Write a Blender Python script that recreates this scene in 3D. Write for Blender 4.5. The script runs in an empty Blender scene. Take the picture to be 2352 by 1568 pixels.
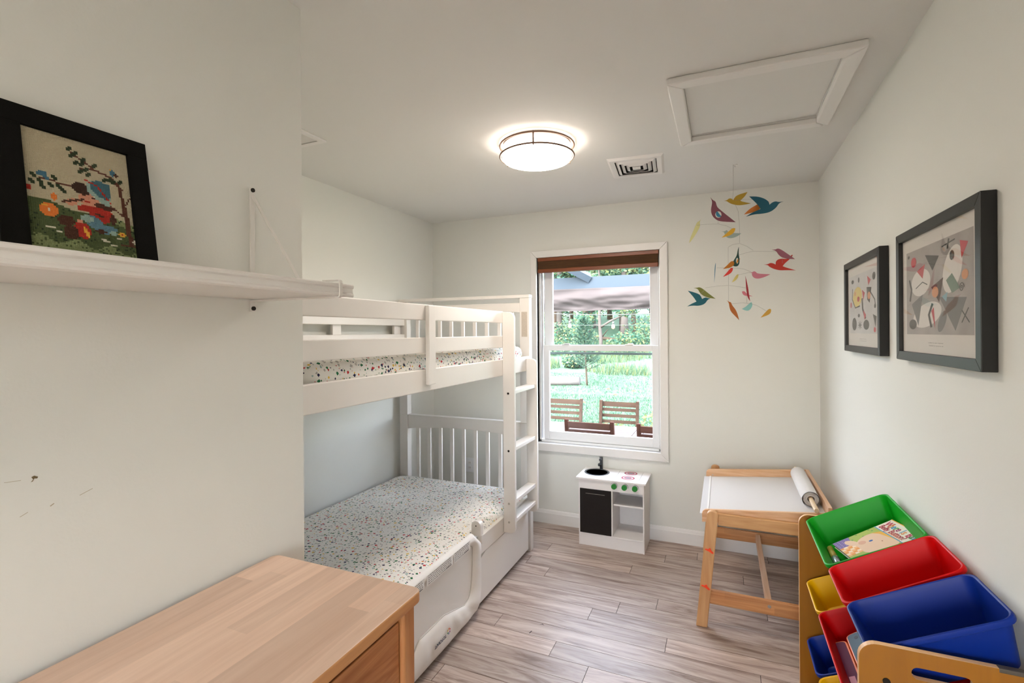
import bpy, bmesh, math, random
from mathutils import Vector, Matrix, noise as mnoise
random.seed(7)
sc = bpy.context.scene
COL = sc.collection
PI = math.pi
V = Vector

# ------------------------------------------------------------------ camera
F_PX = 1128.03
cam_d = bpy.data.cameras.new('camera')
cam_d.sensor_fit = 'HORIZONTAL'; cam_d.sensor_width = 36.0
cam_d.lens = F_PX / 2352 * 36.0
cam_d.shift_y = -(784 - 763.86) / 2352
cam_d.clip_start = 0.02; cam_d.clip_end = 300
cam = bpy.data.objects.new('camera', cam_d); COL.objects.link(cam)
YAW = math.radians(23.22); ROLL = math.radians(-0.416)
_fw = V((-math.sin(YAW), math.cos(YAW), 0)); _r = V((math.cos(YAW), math.sin(YAW), 0)); _u = V((0, 0, 1))
_r2 = _r * math.cos(ROLL) + _u * math.sin(ROLL); _u2 = -_r * math.sin(ROLL) + _u * math.cos(ROLL)
_m = Matrix((_r2, _u2, -_fw)).transposed().to_4x4()
_m.translation = V((0, 0, 1.49))
cam.matrix_world = _m
sc.camera = cam

# ------------------------------------------------------------------ world, sun, exposure
sc.view_settings.view_transform = 'Standard'
sc.view_settings.look = 'None'
sc.view_settings.gamma = 1.0
sc.view_settings.use_curve_mapping = False
sc.view_settings.exposure = 0.36
SKY_STRENGTH = 3.9
SUN_STRENGTH = 9.0
LAMP_STRENGTH = 44.0
FILL_LAMP_STRENGTH = 20.0
w = bpy.data.worlds.new('sky'); sc.world = w; w.use_nodes = True
nt = w.node_tree; nt.nodes.clear()
sky = nt.nodes.new('ShaderNodeTexSky'); sky.sky_type = 'NISHITA'; sky.sun_disc = False
sky.sun_elevation = math.radians(52); sky.sun_rotation = math.radians(200); sky.dust_density = 2.0
bg = nt.nodes.new('ShaderNodeBackground'); bg.inputs[1].default_value = SKY_STRENGTH
wo = nt.nodes.new('ShaderNodeOutputWorld')
hs = nt.nodes.new('ShaderNodeHueSaturation'); hs.inputs['Saturation'].default_value = .5     # hazy summer sky
nt.links.new(sky.outputs[0], hs.inputs['Color']); nt.links.new(hs.outputs[0], bg.inputs[0]); nt.links.new(bg.outputs[0], wo.inputs[0])
sun_d = bpy.data.lights.new('sun', 'SUN'); sun_d.energy = SUN_STRENGTH; sun_d.angle = math.radians(3); sun_d.color = (1, .96, .88)
sun = bpy.data.objects.new('sun', sun_d); COL.objects.link(sun)
sun.rotation_euler = (math.radians(1), math.radians(-38), 0)

# ------------------------------------------------------------------ helpers
def s2l(c):
    return c / 12.92 if c <= .04045 else ((c + .055) / 1.055) ** 2.4
def rgb(h):
    h = h.lstrip('#')
    return tuple(s2l(int(h[i:i + 2], 16) / 255) for i in (0, 2, 4)) + (1,)

def newmat(name):
    m = bpy.data.materials.new(name); m.use_nodes = True
    n = m.node_tree.nodes; l = m.node_tree.links
    b = n['Principled BSDF']
    return m, n, l, b

def plain(name, col, rough=.5, metal=0, bump=0, bscale=200, spec=.5, coat=0, var=0):
    m, n, l, b = newmat(name)
    c = rgb(col) if isinstance(col, str) else tuple(col) + (1,)
    b.inputs['Base Color'].default_value = c
    b.inputs['Roughness'].default_value = rough
    b.inputs['Metallic'].default_value = metal
    b.inputs['Specular IOR Level'].default_value = spec
    b.inputs['Coat Weight'].default_value = coat
    if bump or var:
        tc = n.new('ShaderNodeTexCoord'); nz = n.new('ShaderNodeTexNoise')
        nz.inputs['Scale'].default_value = bscale; nz.inputs['Detail'].default_value = 3
        l.new(tc.outputs['Object'], nz.inputs['Vector'])
        if bump:
            bp = n.new('ShaderNodeBump'); bp.inputs['Strength'].default_value = bump; bp.inputs['Distance'].default_value = .002
            l.new(nz.outputs['Fac'], bp.inputs['Height']); l.new(bp.outputs[0], b.inputs['Normal'])
        if var:
            mr = n.new('ShaderNodeMix'); mr.data_type = 'RGBA'
            mr.inputs[6].default_value = tuple(x * (1 - var) for x in c[:3]) + (1,)
            mr.inputs[7].default_value = tuple(min(1, x * (1 + var)) for x in c[:3]) + (1,)
            l.new(nz.outputs['Fac'], mr.inputs[0]); l.new(mr.outputs[2], b.inputs['Base Color'])
    return m

def wood(name, c1, c2, axis=0, scale=1.0, rough=.45, knots=0.0, bricks=None, contrast=1.0):
    """stretched-noise grain along an axis; bricks=(row axis, row height, length) adds glued strips"""
    m, n, l, b = newmat(name)
    tc = n.new('ShaderNodeTexCoord')
    mp = n.new('ShaderNodeMapping')
    sc_ = [38 * scale] * 3; sc_[axis] = 2.2 * scale
    mp.inputs['Scale'].default_value = sc_
    l.new(tc.outputs['Object'], mp.inputs['Vector'])
    nz = n.new('ShaderNodeTexNoise'); nz.inputs['Scale'].default_value = 1.0; nz.inputs['Detail'].default_value = 6
    nz.inputs['Distortion'].default_value = 1.2 + knots
    l.new(mp.outputs[0], nz.inputs['Vector'])
    rp = n.new('ShaderNodeValToRGB'); rp.color_ramp.elements[0].position = .5 - .2 / contrast; rp.color_ramp.elements[1].position = .5 + .22 / contrast
    rp.color_ramp.elements[0].color = rgb(c1); rp.color_ramp.elements[1].color = rgb(c2)
    l.new(nz.outputs['Fac'], rp.inputs[0])
    out = rp.outputs[0]
    if bricks:
        ra, rh, ln = bricks
        sp = n.new('ShaderNodeSeparateXYZ'); l.new(tc.outputs['Object'], sp.inputs[0])
        cb = n.new('ShaderNodeCombineXYZ'); l.new(sp.outputs[axis], cb.inputs[0]); l.new(sp.outputs[ra], cb.inputs[1])
        bt = n.new('ShaderNodeTexBrick'); bt.inputs['Scale'].default_value = 1
        bt.inputs['Mortar Size'].default_value = 0; bt.inputs['Brick Width'].default_value = ln; bt.inputs['Row Height'].default_value = rh
        bt.offset = .37; bt.squash = 1.3; bt.squash_frequency = 3
        bt.inputs['Color1'].default_value = (.80, .78, .76, 1); bt.inputs['Color2'].default_value = (1.1, 1.09, 1.07, 1)
        l.new(cb.outputs[0], bt.inputs['Vector'])
        mx = n.new('ShaderNodeMix'); mx.data_type = 'RGBA'; mx.blend_type = 'MULTIPLY'; mx.inputs[0].default_value = .8
        l.new(out, mx.inputs[6]); l.new(bt.outputs['Color'], mx.inputs[7]); out = mx.outputs[2]
    l.new(out, b.inputs['Base Color'])
    b.inputs['Roughness'].default_value = rough
    return m

def glass(name, tint=(1, 1, 1), refl=.55):
    m, n, l, b = newmat(name)
    n.remove(b)
    tr = n.new('ShaderNodeBsdfTransparent'); tr.inputs[0].default_value = tint + (1,)
    gl = n.new('ShaderNodeBsdfGlossy'); gl.inputs['Roughness'].default_value = .01
    lw = n.new('ShaderNodeLayerWeight'); lw.inputs[0].default_value = .5     # facing: 0 head-on, 1 grazing, from both sides
    pw = n.new('ShaderNodeMath'); pw.operation = 'POWER'; pw.inputs[1].default_value = 5
    mu = n.new('ShaderNodeMath'); mu.operation = 'MULTIPLY_ADD'; mu.inputs[1].default_value = .95 * refl; mu.inputs[2].default_value = .04 * refl
    mx = n.new('ShaderNodeMixShader')
    l.new(lw.outputs['Facing'], pw.inputs[0]); l.new(pw.outputs[0], mu.inputs[0]); l.new(mu.outputs[0], mx.inputs[0])
    l.new(tr.outputs[0], mx.inputs[1]); l.new(gl.outputs[0], mx.inputs[2])
    l.new(mx.outputs[0], n['Material Output'].inputs[0])
    return m

def terrazzo(name, scale=70):
    m, n, l, b = newmat(name)
    tc = n.new('ShaderNodeTexCoord')
    nz = n.new('ShaderNodeTexNoise'); nz.inputs['Scale'].default_value = 90
    l.new(tc.outputs['Object'], nz.inputs['Vector'])
    va = n.new('ShaderNodeVectorMath'); va.operation = 'MULTIPLY_ADD'
    va.inputs[1].default_value = (.006, .006, .006)
    l.new(nz.outputs['Color'], va.inputs[0]); l.new(tc.outputs['Object'], va.inputs[2])
    vo = n.new('ShaderNodeTexVoronoi'); vo.distance = 'MANHATTAN'; vo.inputs['Scale'].default_value = scale
    l.new(va.outputs[0], vo.inputs['Vector'])
    sp = n.new('ShaderNodeSeparateColor'); l.new(vo.outputs['Color'], sp.inputs[0])
    th = n.new('ShaderNodeMath'); th.operation = 'MULTIPLY_ADD'; th.inputs[1].default_value = .36; th.inputs[2].default_value = .30
    l.new(sp.outputs[1], th.inputs[0])
    lt = n.new('ShaderNodeMath'); lt.operation = 'LESS_THAN'
    l.new(vo.outputs['Distance'], lt.inputs[0]); l.new(th.outputs[0], lt.inputs[1])
    rp = n.new('ShaderNodeValToRGB'); cr = rp.color_ramp; cr.interpolation = 'CONSTANT'
    stops = [(0, '#b9b6b0'), (.22, '#0f6b3f'), (.42, '#1b1d4a'), (.58, '#c32127'), (.70, '#e9bf4a'), (.80, '#9fb9b4'), (.90, '#c9c3bb')]
    cr.elements[0].position = 0; cr.elements[0].color = rgb(stops[0][1])
    cr.elements[1].position = stops[1][0]; cr.elements[1].color = rgb(stops[1][1])
    for p, c in stops[2:]:
        e = cr.elements.new(p); e.color = rgb(c)
    l.new(sp.outputs[0], rp.inputs[0])
    mx = n.new('ShaderNodeMix'); mx.data_type = 'RGBA'; mx.inputs[6].default_value = rgb('#f3f0e9')
    l.new(lt.outputs[0], mx.inputs[0]); l.new(rp.outputs[0], mx.inputs[7])
    l.new(mx.outputs[2], b.inputs['Base Color']); b.inputs['Roughness'].default_value = .85
    n2 = n.new('ShaderNodeTexNoise'); n2.inputs['Scale'].default_value = 5; n2.inputs['Detail'].default_value = 3
    l.new(tc.outputs['Object'], n2.inputs['Vector'])
    bp = n.new('ShaderNodeBump'); bp.inputs['Strength'].default_value = .25; bp.inputs['Distance'].default_value = .03
    l.new(n2.outputs['Fac'], bp.inputs['Height']); l.new(bp.outputs[0], b.inputs['Normal'])
    return m

class MB:
    """mesh builder: several shapes into ONE mesh with material slots"""
    def __init__(self): self.bm = bmesh.new(); self.mats = []
    def mi(self, m):
        if m not in self.mats: self.mats.append(m)
        return self.mats.index(m)
    def face(self, pts, m):
        vs = [self.bm.verts.new(p) for p in pts]
        f = self.bm.faces.new(vs); f.material_index = self.mi(m); return f
    def loops(self, rings, m, closed=True, cap0=False, cap1=False, smooth=True):
        i = self.mi(m); R = [[self.bm.verts.new(p) for p in r] for r in rings]
        k = len(R[0])
        for a, b in zip(R[:-1], R[1:]):
            for j in range(k if closed else k - 1):
                f = self.bm.faces.new((a[j], a[(j + 1) % k], b[(j + 1) % k], b[j])); f.material_index = i; f.smooth = smooth
        if cap0: f = self.bm.faces.new(R[0][::-1]); f.material_index = i
        if cap1: f = self.bm.faces.new(R[-1]); f.material_index = i
    def box(self, x0, x1, y0, y1, z0, z1, m):
        P = [(x0, y0), (x1, y0), (x1, y1), (x0, y1)]
        self.prism([(a, b, z0) for a, b in P], (0, 0, z1 - z0), m)
    def prism(self, pts, vec, m, mside=None):
        vec = V(vec); pts = [V(p) for p in pts]
        a = [self.bm.verts.new(p) for p in pts]; b = [self.bm.verts.new(p + vec) for p in pts]
        i = self.mi(m); js = self.mi(mside) if mside else i
        f = self.bm.faces.new(a[::-1]); f.material_index = i
        f = self.bm.faces.new(b); f.material_index = i
        k = len(a)
        for j in range(k):
            f = self.bm.faces.new((a[j], a[(j + 1) % k], b[(j + 1) % k], b[j])); f.material_index = js
    def bar(self, p0, p1, wdir, wd, td, m):
        """box from p0 to p1, width wd along wdir, thickness td along the third axis"""
        p0, p1, wdir = V(p0), V(p1), V(wdir).normalized()
        ax = (p1 - p0).normalized(); t = ax.cross(wdir).normalized(); wv = t.cross(ax).normalized()
        q = [p0 + wv * a * wd / 2 + t * b * td / 2 for a, b in ((-1, -1), (1, -1), (1, 1), (-1, 1))]
        self.prism(q, p1 - p0, m)
    def cyl(self, p0, p1, r0, m, r1=None, n=24, caps=True):
        p0, p1 = V(p0), V(p1); r1 = r0 if r1 is None else r1
        ax = (p1 - p0).normalized(); a = ax.orthogonal().normalized(); b = ax.cross(a)
        ring = lambda c, r: [c + (a * math.cos(2 * PI * j / n) + b * math.sin(2 * PI * j / n)) * r for j in range(n)]
        self.loops([ring(p0, r0), ring(p1, r1)], m, cap0=caps, cap1=caps)
    def tube(self, path, r, m, n=10, closed=False, caps=True):
        path = [V(p) for p in path]; k = len(path); rings = []
        prev = None
        for i, p in enumerate(path):
            if closed: t = (path[(i + 1) % k] - path[i - 1]).normalized()
            else: t = (path[min(i + 1, k - 1)] - path[max(i - 1, 0)]).normalized()
            if prev is None: a = t.orthogonal().normalized()
            else:
                a = prev - t * prev.dot(t)
                a = a.normalized() if a.length > 1e-6 else t.orthogonal().normalized()
            prev = a; b = t.cross(a)
            rr = r[i] if isinstance(r, (list, tuple)) else r
            rings.append([p + (a * math.cos(2 * PI * j / n) + b * math.sin(2 * PI * j / n)) * rr for j in range(n)])
        if closed: rings.append(rings[0]); 
        self.loops(rings, m, cap0=caps and not closed, cap1=caps and not closed)
    def lathe(self, prof, c, m, n=48, axis='z'):
        c = V(c); rings = []
        for r, z in prof:
            rings.append([c + V((r * math.cos(2 * PI * j / n), r * math.sin(2 * PI * j / n), z)) for j in range(n)])
        self.loops(rings, m, cap0=prof[0][0] > 1e-5, cap1=prof[-1][0] > 1e-5)
    def build(self, name, parent=None, bevel=0, seg=2, smooth=None, merge=False):
        bm = self.bm
        if merge: bmesh.ops.remove_doubles(bm, verts=bm.verts, dist=1e-5)
        bmesh.ops.recalc_face_normals(bm, faces=bm.faces)
        me = bpy.data.meshes.new(name); bm.to_mesh(me); bm.free()
        for m in self.mats: me.materials.append(m)
        if smooth:
            for p in me.polygons: p.use_smooth = True
            me.set_sharp_from_angle(angle=math.radians(smooth))
        o = bpy.data.objects.new(name, me); COL.objects.link(o)
        if bevel:
            md = o.modifiers.new('bevel', 'BEVEL'); md.width = bevel; md.segments = seg; md.limit_method = 'ANGLE'; md.angle_limit = math.radians(40)
        if parent is not None: attach(o, parent)
        return o

def world_of(o):
    m = Matrix.Translation(o.location) @ o.rotation_euler.to_matrix().to_4x4()
    return m if o.parent is None else world_of(o.parent) @ o.matrix_parent_inverse @ m
def attach(o, parent):
    o.parent = parent; o.matrix_parent_inverse = world_of(parent).inverted()
def thing(name, label, cat, loc=(0, 0, 0), group=None):
    o = bpy.data.objects.new(name, None); COL.objects.link(o); o.location = loc; o.empty_display_size = .05
    return tag(o, label, cat, group)
def tag(o, label, cat, group=None, kind=None):
    o['label'] = label; o['category'] = cat
    if group: o['group'] = group
    if kind: o['kind'] = kind
    return o
def struct(o): o['kind'] = 'structure'; return o
def boxpart(name, parent, m, x0, x1, y0, y1, z0, z1, bevel=.002, seg=2):
    b = MB(); b.box(x0, x1, y0, y1, z0, z1, m); return b.build(name, parent, bevel=bevel, seg=seg)
def copy_tree(o, parent=None):
    c = o.copy(); COL.objects.link(c)
    if parent is not None:
        c.parent = parent; c.matrix_parent_inverse = o.matrix_parent_inverse.copy()
    for ch in list(o.children): copy_tree(ch, c)
    return c
def arc(cx, cy, r, a0, a1, n=6):
    return [(cx + r * math.cos(math.radians(a0 + (a1 - a0) * i / n)), cy + r * math.sin(math.radians(a0 + (a1 - a0) * i / n))) for i in range(n + 1)]
def rrect(x0, x1, y0, y1, r, n=6):
    return arc(x1 - r, y0 + r, r, -90, 0, n) + arc(x1 - r, y1 - r, r, 0, 90, n) + arc(x0 + r, y1 - r, r, 90, 180, n) + arc(x0 + r, y0 + r, r, 180, 270, n)
def ell(cx, cy, rx, ry, n=20, rot=0):
    return [(cx + rx * math.cos(t) * math.cos(rot) - ry * math.sin(t) * math.sin(rot), cy + rx * math.cos(t) * math.sin(rot) + ry * math.sin(t) * math.cos(rot)) for t in [2 * PI * i / n for i in range(n)]]

def add_text(mb, s, size, mat4, m, extrude=.0002, align='LEFT', bold=0):
    cu = bpy.data.curves.new('t', 'FONT'); cu.body = s; cu.size = size; cu.extrude = extrude; cu.align_x = align; cu.resolution_u = 3
    cu.offset = bold
    ob = bpy.data.objects.new('t', cu); COL.objects.link(ob)
    bpy.context.view_layer.update()
    dg = bpy.context.evaluated_depsgraph_get()
    me = bpy.data.meshes.new_from_object(ob.evaluated_get(dg))
    bpy.data.objects.remove(ob); bpy.data.curves.remove(cu)
    i = mb.mi(m); vs = [mb.bm.verts.new(mat4 @ v.co) for v in me.vertices]
    for p in me.polygons:
        try:
            f = mb.bm.faces.new([vs[k] for k in p.vertices]); f.material_index = i
        except ValueError: pass
    bpy.data.meshes.remove(me)
def frame_mat(o, r, u):
    r = V(r).normalized(); u = V(u).normalized(); nrm = r.cross(u)
    m = Matrix((r, u, nrm)).transposed().to_4x4(); m.translation = V(o); return m

# ------------------------------------------------------------------ materials
M = {}
M['wall'] = plain('wall paint', (.755, .752, .700), .75, bump=.12, bscale=160)
M['ceil'] = plain('ceiling paint', (.75, .74, .705), .8, bump=.10, bscale=120)
M['trim'] = plain('white trim paint', (.80, .78, .75), .4)
M['vinyl'] = plain('white vinyl', (.82, .82, .82), .35)
M['bed'] = plain('white bed lacquer', (.82, .785, .74), .38)
M['white'] = plain('white laminate', (.84, .81, .79), .35)
M['black'] = plain('black wood', '#100f0e', .55)
M['blackframe'] = plain('black satin frame', '#0f0f0e', .4, bump=.05, bscale=300, spec=.4)
M['feltblack'] = plain('black speckled mount', '#0c0b08', .9, bump=.2, bscale=500, var=.5, spec=.15)
M['dark'] = plain('dark gap', '#0b0908', .9)
M['screw'] = plain('dark screw', '#2a2520', .4, .8)
M['steel'] = plain('brushed steel', '#b9b5ae', .3, 1)
M['metalwhite'] = plain('powder coated steel', (.74, .71, .66), .45)
M['shelf'] = plain('white shelf foil', (.80, .77, .73), .35)
M['glass'] = glass('clear glass')
M['picglass'] = glass('picture glass', refl=.5)
M['terrazzo'] = terrazzo('terrazzo print cotton')
M['fabric'] = plain('white woven fabric', (.88, .85, .81), .9, bump=.3, bscale=900)
M['fabric2'] = plain('off white mesh fabric', (.86, .83, .79), .9, bump=.3, bscale=1200)
M['seam'] = plain('seam piping', (.70, .67, .63), .9)
M['ink'] = plain('grey print', '#5d5b58', .8)
M['birch'] = wood('birch butcher block', '#cfae97', '#e3c6b0', axis=1, scale=1.0, rough=.42, bricks=(0, .058, .42), contrast=.8)
M['birchside'] = wood('birch solid', '#a9693a', '#c08a5a', axis=2, scale=.9, rough=.4, contrast=.8)
M['birchfront'] = wood('birch drawer front', '#9a5a30', '#bd8353', axis=1, scale=.7, rough=.4, knots=2, contrast=1.0)
M['birchedge'] = wood('birch edge', '#b0764a', '#c8935f', axis=1, scale=.9, rough=.4, contrast=.8)
M['knob'] = plain('red brown knob', '#7c2f16', .35)
M['pine'] = wood('pine lengthwise', '#cf9c70', '#e6bf98', axis=0, scale=.7, rough=.45, knots=1.5, contrast=1.1)
M['pinebar'] = wood('golden pine bar', '#b98650', '#d6a873', axis=0, scale=.7, rough=.45, knots=1, contrast=1.0)
M['pineZ'] = wood('pine upright', '#c08b58', '#d6a876', axis=2, scale=.7, rough=.45, contrast=.9)
M['pineY'] = wood('pine along', '#d0a27c', '#e6c2a2', axis=1, scale=.7, rough=.45, contrast=.9)
M['pinedark'] = wood('pine lower bar', '#b47644', '#d29a66', axis=0, scale=.7, rough=.45, knots=1, contrast=1.1, bricks=(2, .03, .35))
M['rod'] = plain('turned beech', '#e0c8a4', .5)
M['panel'] = wood('golden laminate', '#875204', '#9c640c', axis=2, scale=.45, rough=.4, contrast=.7)
M['paneledge'] = plain('light panel edge', '#e3b787', .45)
M['paper'] = plain('drawing paper', (.68, .65, .62), .8)
M['board'] = plain('white board foil', (.66, .645, .635), .45)
M['lamp_metal'] = plain('brushed nickel', '#7a5f4f', .5, .3)
M['red'] = plain('red plastic', '#c40003', .45, spec=.18)
M['green'] = plain('green plastic', '#059a18', .45, spec=.22)
M['blue'] = plain('blue plastic', '#06287f', .45, spec=.22)
M['yellow'] = plain('yellow plastic', '#e2ae00', .45, spec=.22)
M['orange'] = plain('orange plastic', '#f0420c', .35)
M['kgreen'] = plain('green knob paint', '#1c7f2c', .4)
M['sink'] = plain('grey metal sink', '#5f666c', .35, .8)
M['faucet'] = plain('dark grey plastic', '#34383c', .4)
M['blindwood'] = wood('valance wood', '#6d3417', '#8a4a26', axis=0, scale=1, rough=.4)
M['blindfab'] = wood('woven shade fabric', '#3f2611', '#553718', axis=0, scale=4, rough=.9)
def cm(h, rough=.6): 
    k = 'c' + h
    if k not in M: M[k] = plain('paint ' + h, h, rough)
    return M[k]

# lamp diffuser
m, n, l, b = newmat('lit diffuser')
b.inputs['Base Color'].default_value = (.9, .85, .8, 1)
b.inputs['Emission Color'].default_value = (1, .89, .79, 1); b.inputs['Emission Strength'].default_value = LAMP_STRENGTH
M['lit'] = m
M['litside'] = m.copy(); M['litside'].name = 'lit diffuser rim'; M['litside'].node_tree.nodes['Principled BSDF'].inputs['Emission Strength'].default_value = 8.0
M['lit_fill'] = m.copy(); M['lit_fill'].name = 'added fill diffuser'  # glow of the lamp added behind the viewer
M['lit_fill'].node_tree.nodes['Principled BSDF'].inputs['Emission Strength'].default_value = FILL_LAMP_STRENGTH

# floor planks: tone per plank comes from the mesh, grain from stretched noise
m, n, l, b = newmat('grey brown vinyl planks')
tc = n.new('ShaderNodeTexCoord'); at = n.new('ShaderNodeAttribute'); at.attribute_name = 'plank'
cb = n.new('ShaderNodeCombineXYZ'); l.new(at.outputs['Fac'], cb.inputs[2])
sc1 = n.new('ShaderNodeVectorMath'); sc1.operation = 'SCALE'; sc1.inputs['Scale'].default_value = 37.0; l.new(cb.outputs[0], sc1.inputs[0])
ad = n.new('ShaderNodeVectorMath'); l.new(tc.outputs['Object'], ad.inputs[0]); l.new(sc1.outputs[0], ad.inputs[1])
mp = n.new('ShaderNodeMapping'); mp.inputs['Scale'].default_value = (1.5, 16, 1); l.new(ad.outputs[0], mp.inputs['Vector'])
nz = n.new('ShaderNodeTexNoise'); nz.inputs['Scale'].default_value = 1.3; nz.inputs['Detail'].default_value = 9; nz.inputs['Roughness'].default_value = .62; nz.inputs['Distortion'].default_value = 1.6
l.new(mp.outputs[0], nz.inputs['Vector'])
rp = n.new('ShaderNodeValToRGB'); e = rp.color_ramp.elements
e[0].position = .30; e[0].color = rgb('#806a5d'); e[1].position = .66; e[1].color = rgb('#cbbcb1')
x = e.new(.48); x.color = rgb('#ae9b8f')
l.new(nz.outputs['Fac'], rp.inputs[0])
mr = n.new('ShaderNodeMapRange'); mr.inputs['To Min'].default_value = .82; mr.inputs['To Max'].default_value = 1.14; l.new(at.outputs['Fac'], mr.inputs['Value'])
mx = n.new('ShaderNodeVectorMath'); mx.operation = 'SCALE'; l.new(rp.outputs[0], mx.inputs[0]); l.new(mr.outputs[0], mx.inputs['Scale'])
l.new(mx.outputs[0], b.inputs['Base Color'])
b.inputs['Roughness'].default_value = .36; b.inputs['Specular IOR Level'].default_value = .36
bp = n.new('ShaderNodeBump'); bp.inputs['Strength'].default_value = .12; bp.inputs['Distance'].default_value = .002
l.new(nz.outputs['Fac'], bp.inputs['Height']); l.new(bp.outputs[0], b.inputs['Normal'])
M['floor'] = m

# ------------------------------------------------------------------ room shell
XR, YB, XL, XP, YP, YF, H = .567, 3.644, -2.306, -1.13, 1.08, -2.0, 2.44
# floor: one mesh of planks with real seams
mb = MB()
mb.box(XL - .1, XR + .1, YF - .1, YB + .16, -.06, -.002, M['dark'])
PWID = .1155; y_top = 3.528
KN = {0: -.164, 1: -.357, 2: .104, 3: -.539, 4: -1.184, 5: .204, 6: -.34, 7: -.529, 8: -.655, 9: -.258, 10: .14, 11: -.747, 12: -.56, 14: -1.16}
rows = []
ylist = []
for k in range(-1, 40):
    y1 = y_top - k * PWID; y0 = y1 - PWID
    if y1 > YB: y1 = YB
    if y1 <= YF: break
    rnd = random.Random(k * 13 + 5)
    j = KN.get(k, rnd.uniform(-1.3, .2)); L = 1.22
    x = j
    while x > XL: x -= L
    cuts = []
    while x < XR:
        cuts.append((max(x, XL), min(x + L, XR), rnd.random())); x += L
    for a, c, t in cuts:
        if c - a > .01: rows.append((a, c, max(y0, YF), y1, t))
fi = mb.mi(M['floor'])
lay = mb.bm.faces.layers.float.new('plank')
for a, c, y0, y1, t in rows:
    g = .0012
    vs = [mb.bm.verts.new(p) for p in ((a + g, y0 + g, 0), (c - g, y0 + g, 0), (c - g, y1 - g, 0), (a + g, y1 - g, 0))]
    lo = [mb.bm.verts.new((v.co.x, v.co.y, -.003)) for v in vs]
    f = mb.bm.faces.new(vs); f.material_index = fi; f[lay] = t
    for q in range(4):
        f = mb.bm.faces.new((vs[q], lo[q], lo[(q + 1) % 4], vs[(q + 1) % 4])); f.material_index = fi; f[lay] = t
struct(mb.build('floor'))

# ceiling with the hatch hole
hx0, hx1, hy0, hy1 = -.132, .388, 1.985, 2.548
mb = MB()
for a in ((XL - .1, XR + .1, YF - .1, hy0), (XL - .1, XR + .1, hy1, YB + .16), (XL - .1, hx0, hy0, hy1), (hx1, XR + .1, hy0, hy1)):
    mb.box(a[0], a[1], a[2], a[3], H, H + .12, M['ceil'])
mb.box(hx0 - .05, hx1 + .05, hy0 - .05, hy1 + .05, H + .12, H + .14, M['dark'])
struct(mb.build('ceiling'))
def wall(name, *bs):
    mb = MB()
    for b_ in bs: mb.box(*b_, M['wall'])
    return struct(mb.build(name))
wall('wall_right', (XR, XR + .1, YF - .1, YB + .16, 0, H))
wall('wall_left', (XL - .1, XL, YP - .2, YB + .16, 0, H))
wall('wall_partition', (XL - .1, XP, YF - .1, YP, 0, H))
fx0, fx1, fz0, fz1 = -.60, .20, .85, 1.95     # added fill window, in the unseen wall behind the viewer
wall('wall_front', (XP, fx0, YF - .1, YF, 0, H), (fx1, XR, YF - .1, YF, 0, H), (fx0, fx1, YF - .1, YF, 0, fz0), (fx0, fx1, YF - .1, YF, fz1, H))
ox0, ox1, oz0, oz1 = -1.345, -.412, .626, 2.075   # window opening
wall('wall_back', (XL, ox0, YB, YB + .16, 0, H), (ox1, XR, YB, YB + .16, 0, H), (ox0, ox1, YB, YB + .16, 0, oz0), (ox0, ox1, YB, YB + .16, oz1, H))

def scuffs(par, polys, m):
    for pts in polys:
        mb = MB(); mb.face(pts, m); o = mb.build('scuff_mark', par)
sm_ = plain('brown scuff', '#6b5a3c', .9); sm2 = plain('faint scuff', '#b0a48c', .9)
pw_ = bpy.data.objects['wall_partition']; WX = XP + .0006
W2 = lambda P_: [(WX, y, z) for y, z in P_]
scuffs(pw_, [W2([(.464, 1.240), (.468, 1.2415), (.4735, 1.238), (.472, 1.2355), (.468, 1.2365), (.466, 1.232), (.463, 1.231), (.4665, 1.235)])], sm_)
scuffs(pw_, [W2([(.428, 1.2405), (.45, 1.2385), (.45, 1.2377), (.428, 1.2398)]), W2([(.4895, 1.1805), (.4955, 1.184), (.4965, 1.1825), (.491, 1.179)]), W2([(.535, 1.1865), (.556, 1.1935), (.556, 1.1925), (.535, 1.1855)]), W2([(.448, 1.175), (.459, 1.180), (.459, 1.179), (.448, 1.174)])], sm2)
fl_ = bpy.data.objects['floor']
scuffs(fl_, [[(-.872, 2.352, .0006), (-.856, 2.366, .0006), (-.842, 2.356, .0006), (-.856, 2.361, .0006)], [(-.893, 2.268, .0006), (-.888, 2.29, .0006), (-.884, 2.289, .0006), (-.889, 2.267, .0006)]], M['dark'])

def baseboard(name, p0, p1, nrm):
    p0, p1, nrm = V(p0), V(p1), V(nrm)
    prof = [(0, 0), (.012, 0), (.012, .078), (.009, .084), (.007, .094), (.004, .102), (0, .104)]
    mb = MB(); mb.prism([p0 + nrm * a + V((0, 0, z)) for a, z in prof], p1 - p0, M['trim'])
    return struct(mb.build(name))
baseboard('baseboard_back', (XL, YB, 0), (XR, YB, 0), (0, -1, 0))
baseboard('baseboard_right', (XR, YF, 0), (XR, YB - .012, 0), (-1, 0, 0))
baseboard('baseboard_left', (XL, YP, 0), (XL, YB - .012, 0), (1, 0, 0))
baseboard('baseboard_partition', (XP, YF, 0), (XP, YP, 0), (1, 0, 0))

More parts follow.
